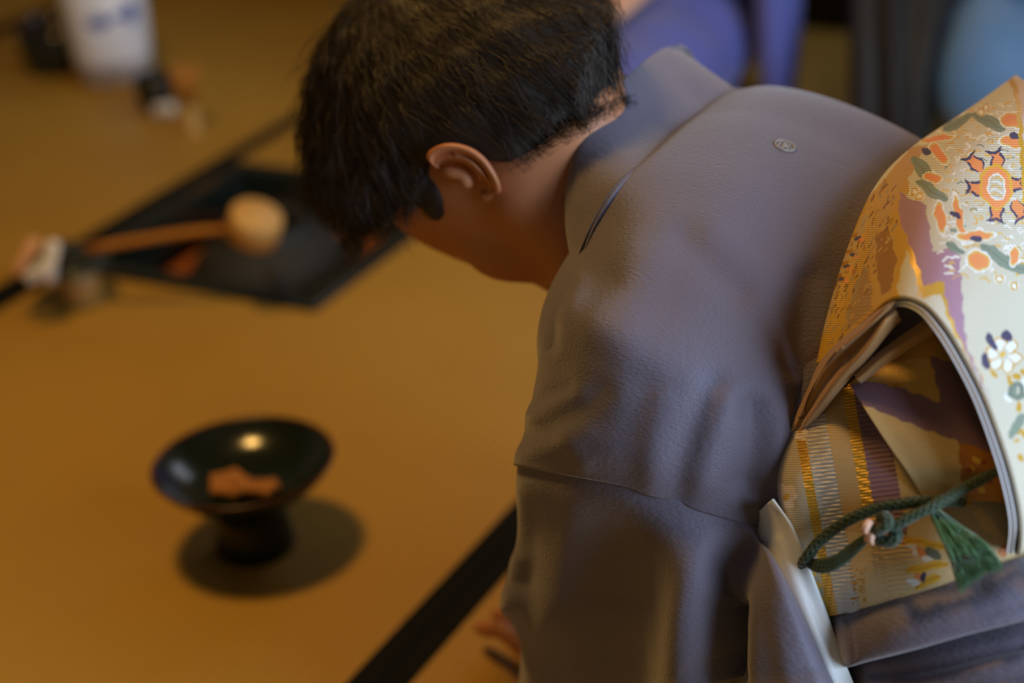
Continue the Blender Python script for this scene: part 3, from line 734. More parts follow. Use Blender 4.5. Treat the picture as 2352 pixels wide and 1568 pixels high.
# back and shoulder panel down to the sleeve seam
rows = [
 [(1650,330,1.50),(1720,330,1.50),(1790,305,1.50),(1880,325,1.48),(1980,365,1.45),(2080,425,1.42),(2180,500,1.40),(2230,540,1.40)],
 [(1660,235,1.345),(1690,212,1.337),(1765,197,1.335),(1862,212,1.32),(1962,245,1.30),(2062,290,1.285),(2160,345,1.265),(2220,385,1.26)],
 [(1570,285,1.262),(1610,268,1.256),(1700,262,1.25),(1800,285,1.243),(1910,330,1.232),(2010,385,1.222),(2110,450,1.212),(2170,490,1.21)],
 [(1478,368,1.214),(1512,352,1.204),(1610,365,1.192),(1720,395,1.180),(1840,440,1.178),(1950,490,1.172),(2050,550,1.168),(2110,590,1.17)],
 [(1398,445,1.198),(1425,428,1.186),(1525,458,1.160),(1650,500,1.142),(1780,552,1.140),(1890,610,1.137),(1980,670,1.137),(2030,700,1.14)],
 [(1345,530,1.215),(1366,518,1.190),(1455,555,1.140),(1590,610,1.118),(1730,672,1.112),(1850,742,1.114),(1930,800,1.118),(1975,830,1.13)],
 [(1345,612,1.260),(1322,602,1.195),(1400,650,1.128),(1540,710,1.102),(1690,780,1.095),(1815,845,1.100),(1885,885,1.115),(1915,905,1.14)],
 [(1340,690,1.260),(1270,686,1.180),(1350,735,1.112),(1500,800,1.088),(1650,872,1.084),(1785,925,1.092),(1850,945,1.112),(1850,960,1.16)],
 [(1320,770,1.260),(1243,760,1.185),(1330,812,1.118),(1480,882,1.088),(1630,950,1.083),(1755,990,1.090),(1836,1005,1.106),(1815,1020,1.16)],
 [(1300,885,1.265),(1230,872,1.192),(1312,925,1.128),(1450,980,1.095),(1600,1035,1.088),(1728,1068,1.095),(1824,1082,1.108),(1790,1095,1.16)],
 [(1280,965,1.275),(1208,952,1.202),(1292,1003,1.138),(1430,1050,1.104),(1580,1098,1.094),(1708,1130,1.100),(1798,1148,1.110),(1765,1160,1.16)],
 [(1260,1075,1.290),(1181,1068,1.222),(1280,1088,1.160),(1420,1115,1.120),(1570,1162,1.104),(1680,1195,1.104),(1742,1213,1.110),(1745,1228,1.15)],
]
G, B = net(rows, 190, 150)
G = folds(G, B, [
 ([(1290,650),(1262,720),(1256,790)], 16, -.010), ([(1330,640),(1300,720),(1285,800)], 18, .005),
 ([(1400,640),(1330,690),(1290,770),(1280,850)], 22, -.004),
 ([(1232,925),(1262,905),(1300,890)], 14, -.005), ([(1232,950),(1275,930),(1330,905)], 18, .004),
 ([(1200,1000),(1290,965),(1380,900)], 22, -.004), ([(1190,1040),(1280,1020),(1340,990)], 20, .003),
 ([(1575,545),(1640,610),(1700,668)], 26, -.0055), ([(1640,540),(1700,600),(1740,640)], 34, .004),
 ([(1480,600),(1440,760),(1430,900)], 40, .004),
 ([(1640,880),(1600,960),(1565,1060),(1555,1140)], 24, -.007), ([(1665,930),(1640,1010),(1620,1100)], 24, .006),
 ([(1728,930),(1732,1010),(1716,1100)], 22, -.011), ([(1790,940),(1788,1010),(1772,1090)], 18, .004),
 ([(1860,640),(1850,720),(1835,830)], 28, -.010), ([(1480,900),(1450,1000),(1440,1080)], 30, -.004),
 ([(1520,920),(1500,1020),(1495,1110)], 22, .003),
 ([(1835,348),(1890,362),(1945,384)], 4, -.0008), ([(1300,1000),(1340,1060)], 18, .004)])
back = grid_obj('back_panel', G, M['kimono'], kim, .0035)
# lower sleeve, hanging from the seam to the mat
rows = [
 [(1280,1050,1.300),(1190,1050,1.226),(1280,1070,1.163),(1420,1100,1.122),(1570,1148,1.106),(1680,1182,1.106),(1738,1196,1.112),(1745,1200,1.16)],
 [(1270,1130,1.320),(1185,1120,1.231),(1285,1135,1.167),(1420,1160,1.127),(1565,1200,1.104),(1682,1222,1.103),(1736,1222,1.100),(1752,1226,1.13)],
 [(1275,1230,1.330),(1186,1215,1.252),(1290,1225,1.190),(1425,1245,1.145),(1565,1280,1.102),(1722,1286,1.088),(1768,1275,1.078),(1785,1280,1.12)],
 [(1270,1340,1.350),(1170,1330,1.282),(1288,1335,1.212),(1430,1350,1.165),(1572,1372,1.100),(1752,1365,1.068),(1802,1345,1.062),(1820,1355,1.11)],
 [(1270,1420,1.370),(1161,1398,1.302),(1282,1420,1.230),(1425,1432,1.182),(1572,1450,1.102),(1778,1446,1.060),(1842,1425,1.056),(1862,1435,1.11)],
 [(1300,1500,1.390),(1198,1482,1.328),(1300,1508,1.252),(1430,1522,1.203),(1575,1540,1.108),(1804,1535,1.058),(1882,1515,1.056),(1900,1525,1.11)],
 [(1310,1600,1.420),(1196,1590,1.365),(1305,1615,1.285),(1435,1635,1.230),(1585,1650,1.125),(1830,1645,1.068),(1925,1620,1.064),(1945,1630,1.12)],
 [(1330,1780,1.480),(1215,1770,1.430),(1330,1800,1.345),(1460,1830,1.290),(1610,1850,1.235),(1790,1850,1.195),(1985,1810,1.16),(2000,1820,1.20)],
 [(1350,1960,1.520),(1240,1950,1.475),(1350,1990,1.390),(1490,2030,1.335),(1640,2060,1.280),(1830,2060,1.235),(2040,2010,1.195),(2055,2020,1.24)],
]
G, B = net(rows, 170, 150)
G = folds(G, B, [
 ([(1325,1075),(1305,1200),(1285,1330),(1255,1500),(1240,1700)], 30, .006),
 ([(1388,1040),(1420,1200),(1425,1330),(1420,1500),(1410,1750)], 62, -.007),
 ([(1490,1120),(1545,1210),(1582,1310),(1575,1420),(1555,1560),(1540,1750)], 40, .007),
 ([(1692,1232),(1672,1300),(1650,1400),(1645,1560),(1650,1750)], 31, -.052),
 ([(1735,1220),(1758,1300),(1785,1400),(1815,1560),(1840,1750)], 24, .004),
 ([(1215,1120),(1215,1220),(1200,1330)], 20, -.006), ([(1188,1290),(1172,1390)], 18, .006),
 ([(1700,1225),(1690,1245)], 12, -.012)], 1.9, (.10, .42))
G[..., 2] = np.maximum(G[..., 2], .004+.004*np.sin(G[..., 0]*60))
sleeve = grid_obj('sleeve', G, M['kimono'], kim, .003)
# collar standing off the nape
cr = [((1312,602,1.222),(1336,592,1.192)), ((1299,520,1.228),(1371,512,1.189)), ((1301,430,1.234),(1420,433,1.187)), ((1324,335,1.240),(1488,372,1.206)),
      ((1372,250,1.252),(1566,300,1.256)), ((1445,172,1.275),(1634,246,1.290)), ((1538,107,1.332),(1694,207,1.340)), ((1585,150,1.40),(1690,262,1.42)), ((1540,270,1.50),(1630,380,1.50))]
rows = []
for e_, s_ in cr:
    e_, s_ = np.array(e_, float), np.array(s_, float)
    n2 = (s_-e_)
    rows.append([e_+np.array([14, 8, .012])*1., e_, e_*.72+s_*.28+np.array([-2, -2, -.004]), e_*.4+s_*.6+np.array([0, 0, -.006]), s_*.9+e_*.1+np.array([0, 0, -.0055]), s_+np.array([0, 0, -.003]), s_+n2*.02+np.array([0, 0, .004])])
G, B = net(rows, 130, 46)
G = folds(G, B, [([(1560,160),(1600,230)], 20, -.003), ([(1450,300),(1500,250)], 30, -.002)])
grid_obj('collar', G, M['kimono'], kim, .003)
# seam roll under the collar
mb = MB(); sp = spline(np.array([s_ for _, s_ in cr[:8]], float), 80); sp[:, 2] -= .001
mb.tube(P3(sp), .0016, 6); mb.build('collar_seam', M['kimono'], kim)
# fold-over at the hip and the skirt below
rows = [
 [(1875,1385,1.12),(1905,1400,1.082),(1960,1392,1.062),(2070,1362,1.044),(2200,1325,1.032),(2330,1285,1.030),(2450,1240,1.04),(2560,1190,1.07)],
 [(1885,1430,1.11),(1917,1438,1.070),(1968,1432,1.048),(2075,1405,1.028),(2205,1368,1.016),(2345,1325,1.012),(2470,1280,1.02),(2580,1230,1.05)],
 [(1905,1490,1.10),(1932,1490,1.062),(1980,1484,1.040),(2085,1455,1.020),(2215,1415,1.008),(2355,1375,1.003),(2480,1330,1.01),(2590,1280,1.04)],
 [(1930,1528,1.10),(1948,1530,1.060),(1992,1518,1.042),(2095,1492,1.022),(2225,1455,1.008),(2362,1420,1.002),(2490,1375,1.01),(2600,1320,1.04)],
 [(1945,1515,1.12),(1955,1522,1.085),(2000,1508,1.065),(2100,1482,1.045),(2230,1446,1.032),(2366,1410,1.027),(2490,1365,1.03),(2600,1310,1.06)]]
G, B = net(rows, 90, 130)
G = folds(G, B, [([(1945,1420),(1958,1470),(1962,1510)], 5, -.002), ([(2050,1450),(2150,1420),(2300,1375)], 22, .003), ([(2100,1395),(2250,1350)], 18, -.003)])
grid_obj('hip_fold', G, M['kimono'], kim, .003)
rows = [
 [(1915,1480,1.15),(1940,1490,1.10),(2010,1480,1.075),(2110,1455,1.055),(2240,1420,1.042),(2380,1390,1.035),(2520,1340,1.05)],
 [(1935,1560,1.14),(1965,1560,1.085),(2030,1545,1.055),(2130,1520,1.032),(2260,1490,1.015),(2400,1460,1.008),(2550,1420,1.03)],
 [(1975,1660,1.14),(2010,1655,1.08),(2080,1640,1.045),(2180,1620,1.020),(2310,1600,1.0),(2450,1570,.995),(2600,1530,1.02)],
 [(2030,1850,1.17),(2065,1850,1.11),(2140,1840,1.075),(2240,1820,1.05),(2370,1800,1.03),(2510,1770,1.025),(2660,1730,1.05)],
 [(2080,2060,1.24),(2120,2060,1.18),(2200,2050,1.14),(2300,2030,1.11),(2430,2010,1.09),(2570,1980,1.085),(2720,1940,1.11)]]
G, B = net(rows, 100, 110)
G = folds(G, B, [([(2000,1545),(2120,1535),(2260,1500),(2352,1480)], 10, -.006), ([(2060,1575),(2180,1555),(2352,1515)], 12, .005), ([(2000,1600),(2150,1590),(2352,1550)], 12, -.004)])
G[..., 2] = np.maximum(G[..., 2], .006)
grid_obj('skirt', G, M['kimono'], kim, .003)
# small embroidered crest on the back
def on_back(px, py):
    d2 = (Bb[..., 0]-px)**2+(Bb[..., 1]-py)**2; i = np.unravel_index(np.argmin(d2), d2.shape); return i
Gb = np.array([v_.co[:] for v_ in back.data.vertices]).reshape(190, 150, 3)
_, Bb = net([[(0, 0, 1)]*2]*2, 2, 2) if False else (None, None)
rel = Gb-CAM; dz = rel@FW; PXb = CX+F*(rel@RT)/dz; PYb = CY-F*(rel@UP)/dz
i_, j_ = np.unravel_index(np.argmin((PXb-1805)**2+(PYb-335)**2), PXb.shape)
cpt = Gb[i_, j_]; tu = Gb[i_, j_+2]-Gb[i_, j_-2]; tu /= np.linalg.norm(tu); tv = Gb[i_+2, j_]-Gb[i_-2, j_]; tv -= tu*(tv@tu); tv /= np.linalg.norm(tv)
cn = np.cross(tu, tv); cn *= np.sign(cn@(CAM-cpt))
mb = MB()
mb.tube([cpt+cn*.0008+.0068*(math.cos(a)*tu+math.sin(a)*tv) for a in np.linspace(0, 2*math.pi, 33)], .0005, 5, cap=False)
for k in range(5):
    a0 = 2*math.pi*k/5; cc = cpt+cn*.0006+.0034*(math.cos(a0)*tu+math.sin(a0)*tv)
    mb.tube([cc+.0019*(math.cos(a)*tu+math.sin(a)*tv) for a in np.linspace(0, 2*math.pi, 15)], .00042, 4, cap=False)
mb.tube([cpt+cn*.001+.0013*(math.cos(a)*tu+math.sin(a)*tv) for a in np.linspace(0, 2*math.pi, 11)], .0006, 4, cap=False)
mb.build('crest', M['crest'], kim, label='small pale embroidered crest')
# white under-sleeve showing at the open back of the sleeve
rows = [
 [(1690,1205,1.140),(1730,1185,1.116),(1757,1160,1.090),(1774,1146,1.076),(1772,1152,1.100)],
 [(1715,1260,1.114),(1760,1243,1.094),(1795,1222,1.078),(1818,1204,1.070),(1816,1210,1.092)],
 [(1755,1340,1.094),(1798,1322,1.076),(1832,1302,1.070),(1853,1286,1.066),(1850,1292,1.082)],
 [(1800,1430,1.085),(1843,1412,1.068),(1870,1392,1.068),(1888,1376,1.069),(1885,1384,1.076)],
 [(1840,1510,1.083),(1878,1492,1.066),(1901,1470,1.066),(1916,1453,1.068),(1913,1461,1.072)],
 [(1880,1600,1.088),(1915,1580,1.070),(1938,1560,1.070),(1951,1546,1.071),(1948,1554,1.074)],
 [(1950,1770,1.11),(1985,1750,1.09),(2010,1730,1.09),(2025,1715,1.09),(2022,1724,1.10)]]
G, B = net(rows, 90, 40)
G = folds(G, B, [([(1790,1240),(1830,1340),(1870,1440),(1910,1540)], 8, .002)])
grid_obj('under_sleeve', G, M['juban'], person, .002, label='white under-kimono sleeve')

# ---- obi
cream = np.array(lin(214, 207, 186)); gold = np.array(lin(230, 182, 64)); soft = np.array(lin(228, 188, 98)); mauve = np.array(lin(176, 136, 156)); orange = np.array(lin(240, 152, 92))
sage = np.array(lin(138, 150, 132)); plum = np.array(lin(78, 70, 100)); white = np.array(lin(240, 240, 234)); deepgold = np.array(lin(196, 142, 40)); tanc = np.array(lin(196, 168, 120))
class Paint:
    """woven pattern, one colour per thread crossing"""
    def __init__(s, X, Y, base, metal=0.):
        s.X = X+1.8*np.sin(Y*.13+X*.05)+.9*np.sin(Y*.29-X*.11); s.Y = Y+1.8*np.sin(X*.12+Y*.04)+.9*np.sin(X*.27-Y*.1); s.C = np.empty(X.shape+(4,)); s.C[..., :3] = base; s.C[..., 3] = metal
    def put(s, m, col, metal=0.): s.C[m, :3] = col; s.C[m, 3] = metal
    def poly(s, pts, col, metal=0.):
        X, Y = s.X, s.Y; ins = np.zeros(X.shape, bool); n = len(pts)
        for i in range(n):
            (x0, y0), (x1, y1) = pts[i], pts[(i+1) % n]
            if y0 == y1: continue
            c = ((y0 > Y) != (y1 > Y)) & (X < (x1-x0)*(Y-y0)/(y1-y0)+x0); ins ^= c
        s.put(ins, col, metal)
    def ell(s, cx, cy, rx, ry, ang, col, metal=0.):
        c, k = math.cos(ang), math.sin(ang); dx, dy = s.X-cx, s.Y-cy
        s.put(((dx*c+dy*k)/rx)**2+((-dx*k+dy*c)/ry)**2 < 1, col, metal)
    def leaf(s, x0, y0, x1, y1, w, col, metal=0., vein=None):
        dx, dy = x1-x0, y1-y0; L = math.hypot(dx, dy); t = ((s.X-x0)*dx+(s.Y-y0)*dy)/L/L; n = np.abs((s.X-x0)*dy-(s.Y-y0)*dx)/L
        ww = w*np.sqrt(np.clip(4*t*(1-t), 0, 1)); m = (t > 0) & (t < 1) & (n < ww); s.put(m, col, metal)
        if vein is not None: s.put(m & (n < 1.4), vein, metal)
    def line(s, pts, w, col, metal=0.): s.put(seg_dist(s.X, s.Y, pts) < w, col, metal)
    def ring(s, cx, cy, r, w, col, metal=0.): s.put(np.abs(np.hypot(s.X-cx, s.Y-cy)-r) < w, col, metal)
def flower(p, x, y, r, petals, c1, c2, c3, rot=0., sq=1.):
    for k in range(petals):
        a = rot+2*math.pi*k/petals; p.ell(x+r*.62*math.cos(a), y+r*.62*math.sin(a)*sq, r*.46, r*.40, a, gold, 1)
        p.ell(x+r*.62*math.cos(a), y+r*.62*math.sin(a)*sq, r*.36, r*.30, a, c1)
    p.ell(x, y, r*.34, r*.34, 0, c2, 0); p.ell(x, y, r*.17, r*.17, 0, c3, 0)

rr = random.Random(3)
# drum: cloth comes up over the pad at the top, turns over and hangs down outside
dr = [
 [(1905,850,1.135),(1945,730,1.160),(1995,590,1.190),(2055,470,1.23),(2130,385,1.27),(2260,290,1.33),(2370,215,1.38)],
 [(1874,838,1.100),(1900,722,1.113),(1948,565,1.148),(2008,432,1.190),(2088,345,1.232),(2228,250,1.290),(2334,174,1.340)],
 [(1908,812,1.078),(1938,712,1.090),(1978,580,1.120),(2030,448,1.160),(2104,352,1.205),(2238,256,1.268),(2345,180,1.320)],
 [(1985,735,1.050),(2005,650,1.068),(2032,550,1.095),(2075,440,1.135),(2150,350,1.182),(2270,268,1.245),(2375,200,1.300)],
 [(2052,684,1.030),(2078,605,1.050),(2110,520,1.078),(2155,430,1.115),(2225,352,1.160),(2330,285,1.222),(2430,230,1.280)],
 [(2118,693,1.014),(2150,605,1.037),(2190,525,1.065),(2240,445,1.103),(2310,378,1.148),(2405,320,1.208),(2500,270,1.262)],
 [(2170,742,1.003),(2208,650,1.027),(2252,570,1.057),(2308,495,1.095),(2380,430,1.140),(2475,375,1.198),(2565,325,1.250)],
 [(2215,812,.996),(2256,720,1.020),(2305,635,1.050),(2365,560,1.090),(2440,495,1.135),(2535,440,1.192),(2620,390,1.242)],
 [(2262,902,.990),(2305,810,1.014),(2355,725,1.045),(2420,650,1.085),(2500,585,1.130),(2590,530,1.186),(2670,480,1.236)],
 [(2300,1000,.986),(2345,905,1.010),(2398,820,1.041),(2465,745,1.081),(2545,680,1.126),(2635,625,1.182),(2712,575,1.232)],
 [(2330,1095,.986),(2376,1000,1.010),(2430,915,1.041),(2498,840,1.081),(2580,775,1.126),(2670,720,1.182),(2748,670,1.232)],
 [(2350,1195,.990),(2398,1100,1.014),(2454,1015,1.045),(2524,940,1.085),(2606,875,1.130),(2698,820,1.186),(2776,770,1.236)],
 [(2345,1272,1.002),(2398,1180,1.026),(2456,1095,1.057),(2528,1020,1.097),(2612,955,1.142),(2704,900,1.198),(2782,850,1.248)],
 [(2318,1262,1.030),(2370,1175,1.056),(2430,1090,1.087),(2500,1015,1.127),(2585,950,1.172),(2680,895,1.228),(2760,845,1.278)]]
for i_, row in enumerate(dr):
    kf_ = (0, .25, .55, .8)[i_] if i_ < 4 else 1.0
    dr[i_] = [(x, y, 1.0+(d-1.0)*(1-kf_*w_)) for (x, y, d), w_ in zip(row, (0, .02, .10, .20, .28, .34, .38))]
G, B = net(dr, 420, 330); X, Y = B[..., 0], B[..., 1]
p = Paint(X, Y, cream)
# gold ground of the turn-over towards the head, warm lamp light painted in
p.poly([(1850,900),(1880,700),(1960,500),(2040,400),(2090,340),(2130,330),(2070,440),(2062,500),(2078,540),(2100,590),(2118,655),(2100,700),(2040,700),(1900,860)], gold, 1)
p.poly([(2062,660),(2088,560),(2114,645),(2100,700),(2072,690)], cream)
p.poly([(2012,545),(2040,520),(2062,600),(2046,672),(2026,680),(2014,620)], deepgold*.8, .8)
p.poly([(1985,600),(2002,660),(2000,705),(1950,760),(1940,720),(1962,650)], tanc*.8, .4)
for k in range(14): p.line([(1948+k*2.5, 745-k*9), (2006-k*.4, 738-k*9)], 1.6, deepgold, 1)
p.line([(1988,590),(2008,640),(2022,690)], 4.5, gold, 1); p.line([(1988,590),(1960,650),(1940,720),(1915,790)], 4, gold, 1)
p.line([(1890,760),(1930,620),(1990,500)], 8, tanc, .3)
for (x, y) in ((1970,548),(1958,585),(1945,612),(1932,640)): p.ell(x, y, 9, 5, .2, plum*1.1); p.ell(x-6, y-9, 10, 5, -.2, deepgold, 1); p.ell(x+8, y+6, 7, 5, 0, orange)
for k in range(170):
    u, w_ = rr.random(), rr.uniform(-1, 1); x = 1890+u*170+w_*28; y = 800-u*370+w_*34; L_ = rr.uniform(6, 20)
    p.line([(x, y), (x+L_*.5, y-L_*.85)], rr.uniform(1, 2.2), (deepgold, tanc, deepgold*.6, soft)[k % 4], 1)
# violet lightning band with its gold border
p.poly([(2050,440),(2078,400),(2090,420),(2072,490),(2086,538),(2108,588),(2126,648),(2172,638),(2176,672),(2190,716),(2206,760),(2236,820),(2262,880),(2240,850),(2195,770),(2178,735),(2162,675),(2118,686),(2092,600),(2064,520)], gold, 1)
p.poly([(2066,440),(2090,455),(2128,472),(2134,506),(2143,576),(2184,570),(2206,585),(2210,652),(2215,730),(2222,792),(2246,850),(2280,930),(2268,905),(2230,830),(2198,762),(2180,718),(2170,673),(2167,646),(2122,655),(2102,588),(2080,539),(2064,495)], mauve)
p.line([(2128,472),(2134,506),(2143,576),(2184,570),(2206,585),(2210,652),(2215,730),(2222,792),(2250,860)], 1.6, cream)
# medallion field: scrolls
for k in range(330):
    x = rr.uniform(2120, 2420); y = rr.uniform(230, 640)
    if x < 2150 and y > 450: continue
    a = rr.uniform(-.6, .5); L = rr.uniform(8, 24)
    p.line([(x, y), (x+L*.5*math.cos(a), y+L*.5*math.sin(a)-4), (x+L*math.cos(a), y+L*math.sin(a))], rr.uniform(1.2, 2.6), soft if k % 2 else white, .5 if k % 2 else 0)
for k in range(26):
    x = rr.uniform(2170, 2360); y = rr.uniform(320, 560); p.ell(x, y, rr.uniform(4, 8), rr.uniform(3, 5), rr.uniform(-1, 1), sage*1.15 if k % 2 else white)
p.ell(2288, 428, 100, 118, .1, cream*.98)
for k in range(110):
    x = rr.uniform(2150, 2420); y = rr.uniform(250, 620)
    if x < 2225 and y > 470: continue
    a0 = rr.uniform(0, 6.28); r0 = rr.uniform(6, 13)
    p.line([(x+r0*(1-.12*i)*math.cos(a0+.55*i), y+.7*r0*(1-.12*i)*math.sin(a0+.55*i)) for i in range(8)], 1.5, (soft, white, soft, soft*.85)[k % 4], .4)
for k in range(60):
    a = rr.uniform(0, 6.28); r = rr.uniform(58, 112); x, y = 2288+r*.82*math.cos(a), 428+r*math.sin(a)
    p.line([(x-7, y+rr.uniform(-3, 3)), (x, y-3), (x+8, y+rr.uniform(-3, 3))], 1.7, (soft, white, soft, sage)[k % 4], 0)
for (x, y, ax_) in ((2237,372,.9),(2289,364,1.35),(2240,432,.1),(2334,424,3.0),(2289,488,-1.4),(2341,486,-1.9)):
    c, s_ = math.cos(ax_), math.sin(ax_)
    for u, w_ in ((20, 17),):
        q = lambda a, b: (x+1.3*(a*c-b*s_), y+1.3*(a*s_+b*c))
        p.poly([q(-19,-17), q(-8,-8), q(6,-15), q(20,-7), q(20,7), q(6,15), q(-8,8), q(-19,17), q(-14,0)], plum)
        p.poly([q(-11,-9), q(-5,-5), q(6,-10), q(22,-5), q(22,5), q(6,10), q(-5,5), q(-11,9), q(-8,0)], orange)
p.ell(2288, 428, 38, 52, -.12, gold*1.1, .6); p.ell(2288, 430, 33, 46, -.12, orange*1.05); p.ell(2289, 429, 22, 30, -.12, white); p.ell(2289, 429, 18, 26, -.12, cream*.93)
for k in range(5): p.line([(2276, 412+k*9), (2290, 408+k*9), (2302, 413+k*9)], 1.5, white if k % 2 else gold)
# leaves and buds round the medallion
for (a, b, c, d, w_) in ((2166,300,2236,262,11),(2236,262,2310,298,14),(2098,360,2140,418,16),(2105,415,2176,462,13),(2250,560,2345,625,15),(2170,558,2215,580,9),(2330,610,2420,640,14)):
    p.leaf(a, b, c, d, w_, sage, 0, sage*.75)
for (x, y, rx, ry, a) in ((2322,276,22,15,.3),(2326,326,28,11,.15),(2152,318,34,6,-.15),(2156,352,10,26,-.7),(2142,408,18,9,.1),(2160,500,11,30,-.15),(2203,500,8,48,-.2),(2240,541,40,9,-.05),(2248,598,24,19,.4),(2329,590,9,20,.1)):
    p.ell(x, y, rx*1.3, ry*1.35, a, white); p.ell(x, y, rx*1.12, ry*1.15, a, soft); p.ell(x, y, rx*.92, ry*.9, a, orange)
for (x, y) in ((2128,346),(2330,312),(2194,494),(2243,549)): p.ell(x, y, 14, 7, .6 if x < 2200 else .1, plum)
for (x, y) in ((2100,440),(2112,452),(2265,245),(2255,255),(2296,640),(2330,655)): p.ell(x, y, 13, 10, 0, white); p.ring(x, y, 8, 2, gold, 1)
# top corner band
p.line([(2318,170),(2338,220),(2346,300),(2352,380),(2356,460)], 7, gold, 1)
p.poly([(2330,165),(2420,165),(2420,420),(2358,420),(2346,250)], np.array(lin(215,195,190)))
# lower flower spray
flower(p, 2305, 815, 40, 6, white, cream, gold, .2)
for (a, b, c, d, w_) in ((2268,766,2286,802,9),(2306,758,2320,786,11),(2258,812,2270,846,9)): p.leaf(a, b, c, d, w_, plum)
for k in range(46):
    x = rr.uniform(2270, 2440); y = rr.uniform(845, 1080)
    if x < 2262+(y-850)*.42: continue
    p.leaf(x, y, x+rr.uniform(-24, 24), y+rr.uniform(6, 24), rr.uniform(4, 8), (gold, gold, sage, white)[k % 4], 1 if k % 4 < 2 else 0)
p.ring(2335, 898, 15, 6, sage*.8); p.leaf(2320, 1005, 2350, 950, 12, sage); flower(p, 2400, 940, 34, 6, white, orange, gold, .5)
flower(p, 2450, 760, 44, 6, white, orange, gold, .1); flower(p, 2430, 560, 50, 8, orange, white, plum); flower(p, 2560, 640, 46, 6, mauve, white, gold)
obi_col = p.C; Bd = B
Gd = folds(G, B, [([(2060,690),(2080,600),(2130,500)], 30, .002)])

# obi band round the waist
rows = [
 [(1745,985,1.16),(1800,965,1.114),(1880,930,1.086),(1965,875,1.070),(2080,820,1.064),(2200,800,1.070),(2330,830,1.085),(2480,860,1.13)],
 [(1745,1050,1.16),(1795,1045,1.098),(1885,1010,1.072),(1980,965,1.062),(2095,915,1.053),(2215,900,1.058),(2350,925,1.072),(2500,950,1.12)],
 [(1750,1140,1.16),(1800,1130,1.084),(1892,1100,1.066),(2000,1058,1.054),(2110,1010,1.046),(2230,1000,1.050),(2370,1020,1.064),(2520,1040,1.11)],
 [(1775,1280,1.16),(1825,1268,1.084),(1903,1245,1.068),(2012,1208,1.048),(2122,1168,1.038),(2242,1150,1.040),(2392,1150,1.054),(2540,1150,1.10)],
 [(1815,1430,1.16),(1865,1424,1.098),(1928,1410,1.064),(2045,1380,1.044),(2165,1345,1.032),(2275,1312,1.032),(2402,1275,1.044),(2550,1240,1.09)]]
Gb2, B2 = net(rows, 300, 330); X, Y = B2[..., 0], B2[..., 1]
p = Paint(X, Y, np.array(lin(190, 176, 142)))
t = X-(Y-1050)*.18
bump_ = np.zeros(X.shape)
def stripe(a, b, col, metal, period=None, amp=0., col2=None):
    m = (t > a) & (t < b); p.put(m, col, metal)
    if period:
        ph = Y*1.0+t*.12; w_ = np.sin(ph*2*math.pi/period)
        if col2 is not None: p.put(m & (w_ < -.2), col2, metal)
        bump_[m] += amp*w_[m]
stripe(1700, 1837, np.array(lin(186,176,150)), 0); stripe(1836, 1858, gold, 1, 7, .0003, deepgold)
stripe(1860, 1912, np.array(lin(205,200,190)), .6, 9, .0003, np.array(lin(184,176,162))); stripe(1912, 1961, np.array(lin(196,164,112)), .2)
stripe(1961, 1987, gold, 1, 7, .0003, deepgold); stripe(1987, 2053, mauve*.62, 0, 11, .0002, mauve*.53); stripe(2053, 2120, np.array(lin(205,180,130)), .3)
m = (t > 1912) & (Y > 1225+(X-2000)*.05) & (t < 2400); p.put(m, np.array(lin(206, 180, 132)), .15)
m = (t > 1860) & (t < 1904) & (Y > 1225); p.put(m, np.array(lin(200, 200, 196)), .3)
def blossoms(x, y, r):
    for k in range(6):
        a = k*1.047; p.ell(x+r*.6*math.cos(a), y+r*.75*math.sin(a), r*.45, r*.42, a, np.array(lin(222,205,185)))
    p.ell(x, y, r*.3, r*.35, 0, gold, 1)
blossoms(1806, 1140, 26); blossoms(1838, 990, 18)
for (x, y) in ((2092,1255),(2118,1268),(2080,1240)): p.ell(x, y, 14, 10, .4, orange*.8); p.ell(x+12, y+14, 12, 7, .3, white*.8)
for (a, b, c, d) in ((2070,1235,2180,1260),(2075,1312,2180,1292),(2100,1350,2160,1320),(2180,1110,2230,1160),(2240,1180,2330,1270)): p.leaf(a, b, c, d, 10, gold, 1, deepgold)
p.leaf(2125, 1255, 2160, 1285, 11, sage*.5); p.ell(2112, 1322, 13, 8, .3, orange*.8); p.ell(2122, 1325, 6, 13, .1, plum*.7); p.ell(2098, 1336, 16, 7, .2, white*.8)
p.poly([(2075,1218),(2180,1245),(2185,1300),(2120,1330),(2070,1320),(2110,1290),(2060,1240)], np.array(lin(200,150,60)), .6) if False else None
for k in range(40):
    x, y = rr.uniform(1950, 1985), rr.uniform(1300, 1390); p.ell(x+(y-1300)*.1, y, 3.2, 2.2, 0, deepgold, 1)
for (x, y) in ((1868,1320),(1878,1345),(1890,1375)): p.ell(x, y, 9, 8, .5, gold, 1)
p.line([(2250,1180),(2290,1230),(2320,1275)], 12, np.array(lin(220,190,140))); p.ell(2305, 1265, 12, 16, .5, orange*.7)
Nn = grid_normals(Gb2); Gb2 = Gb2+Nn*bump_[..., None]
obi = grid_obj('obi', Gb2, M['obi'], person, .003, col=p.C, thread=B2, label='gold and violet striped brocade obi')
drum = grid_obj('obi_drum', Gd, M['obi'], obi, .0025, col=obi_col, thread=Bd, label='cream brocade drum bow with orange and violet medallion')

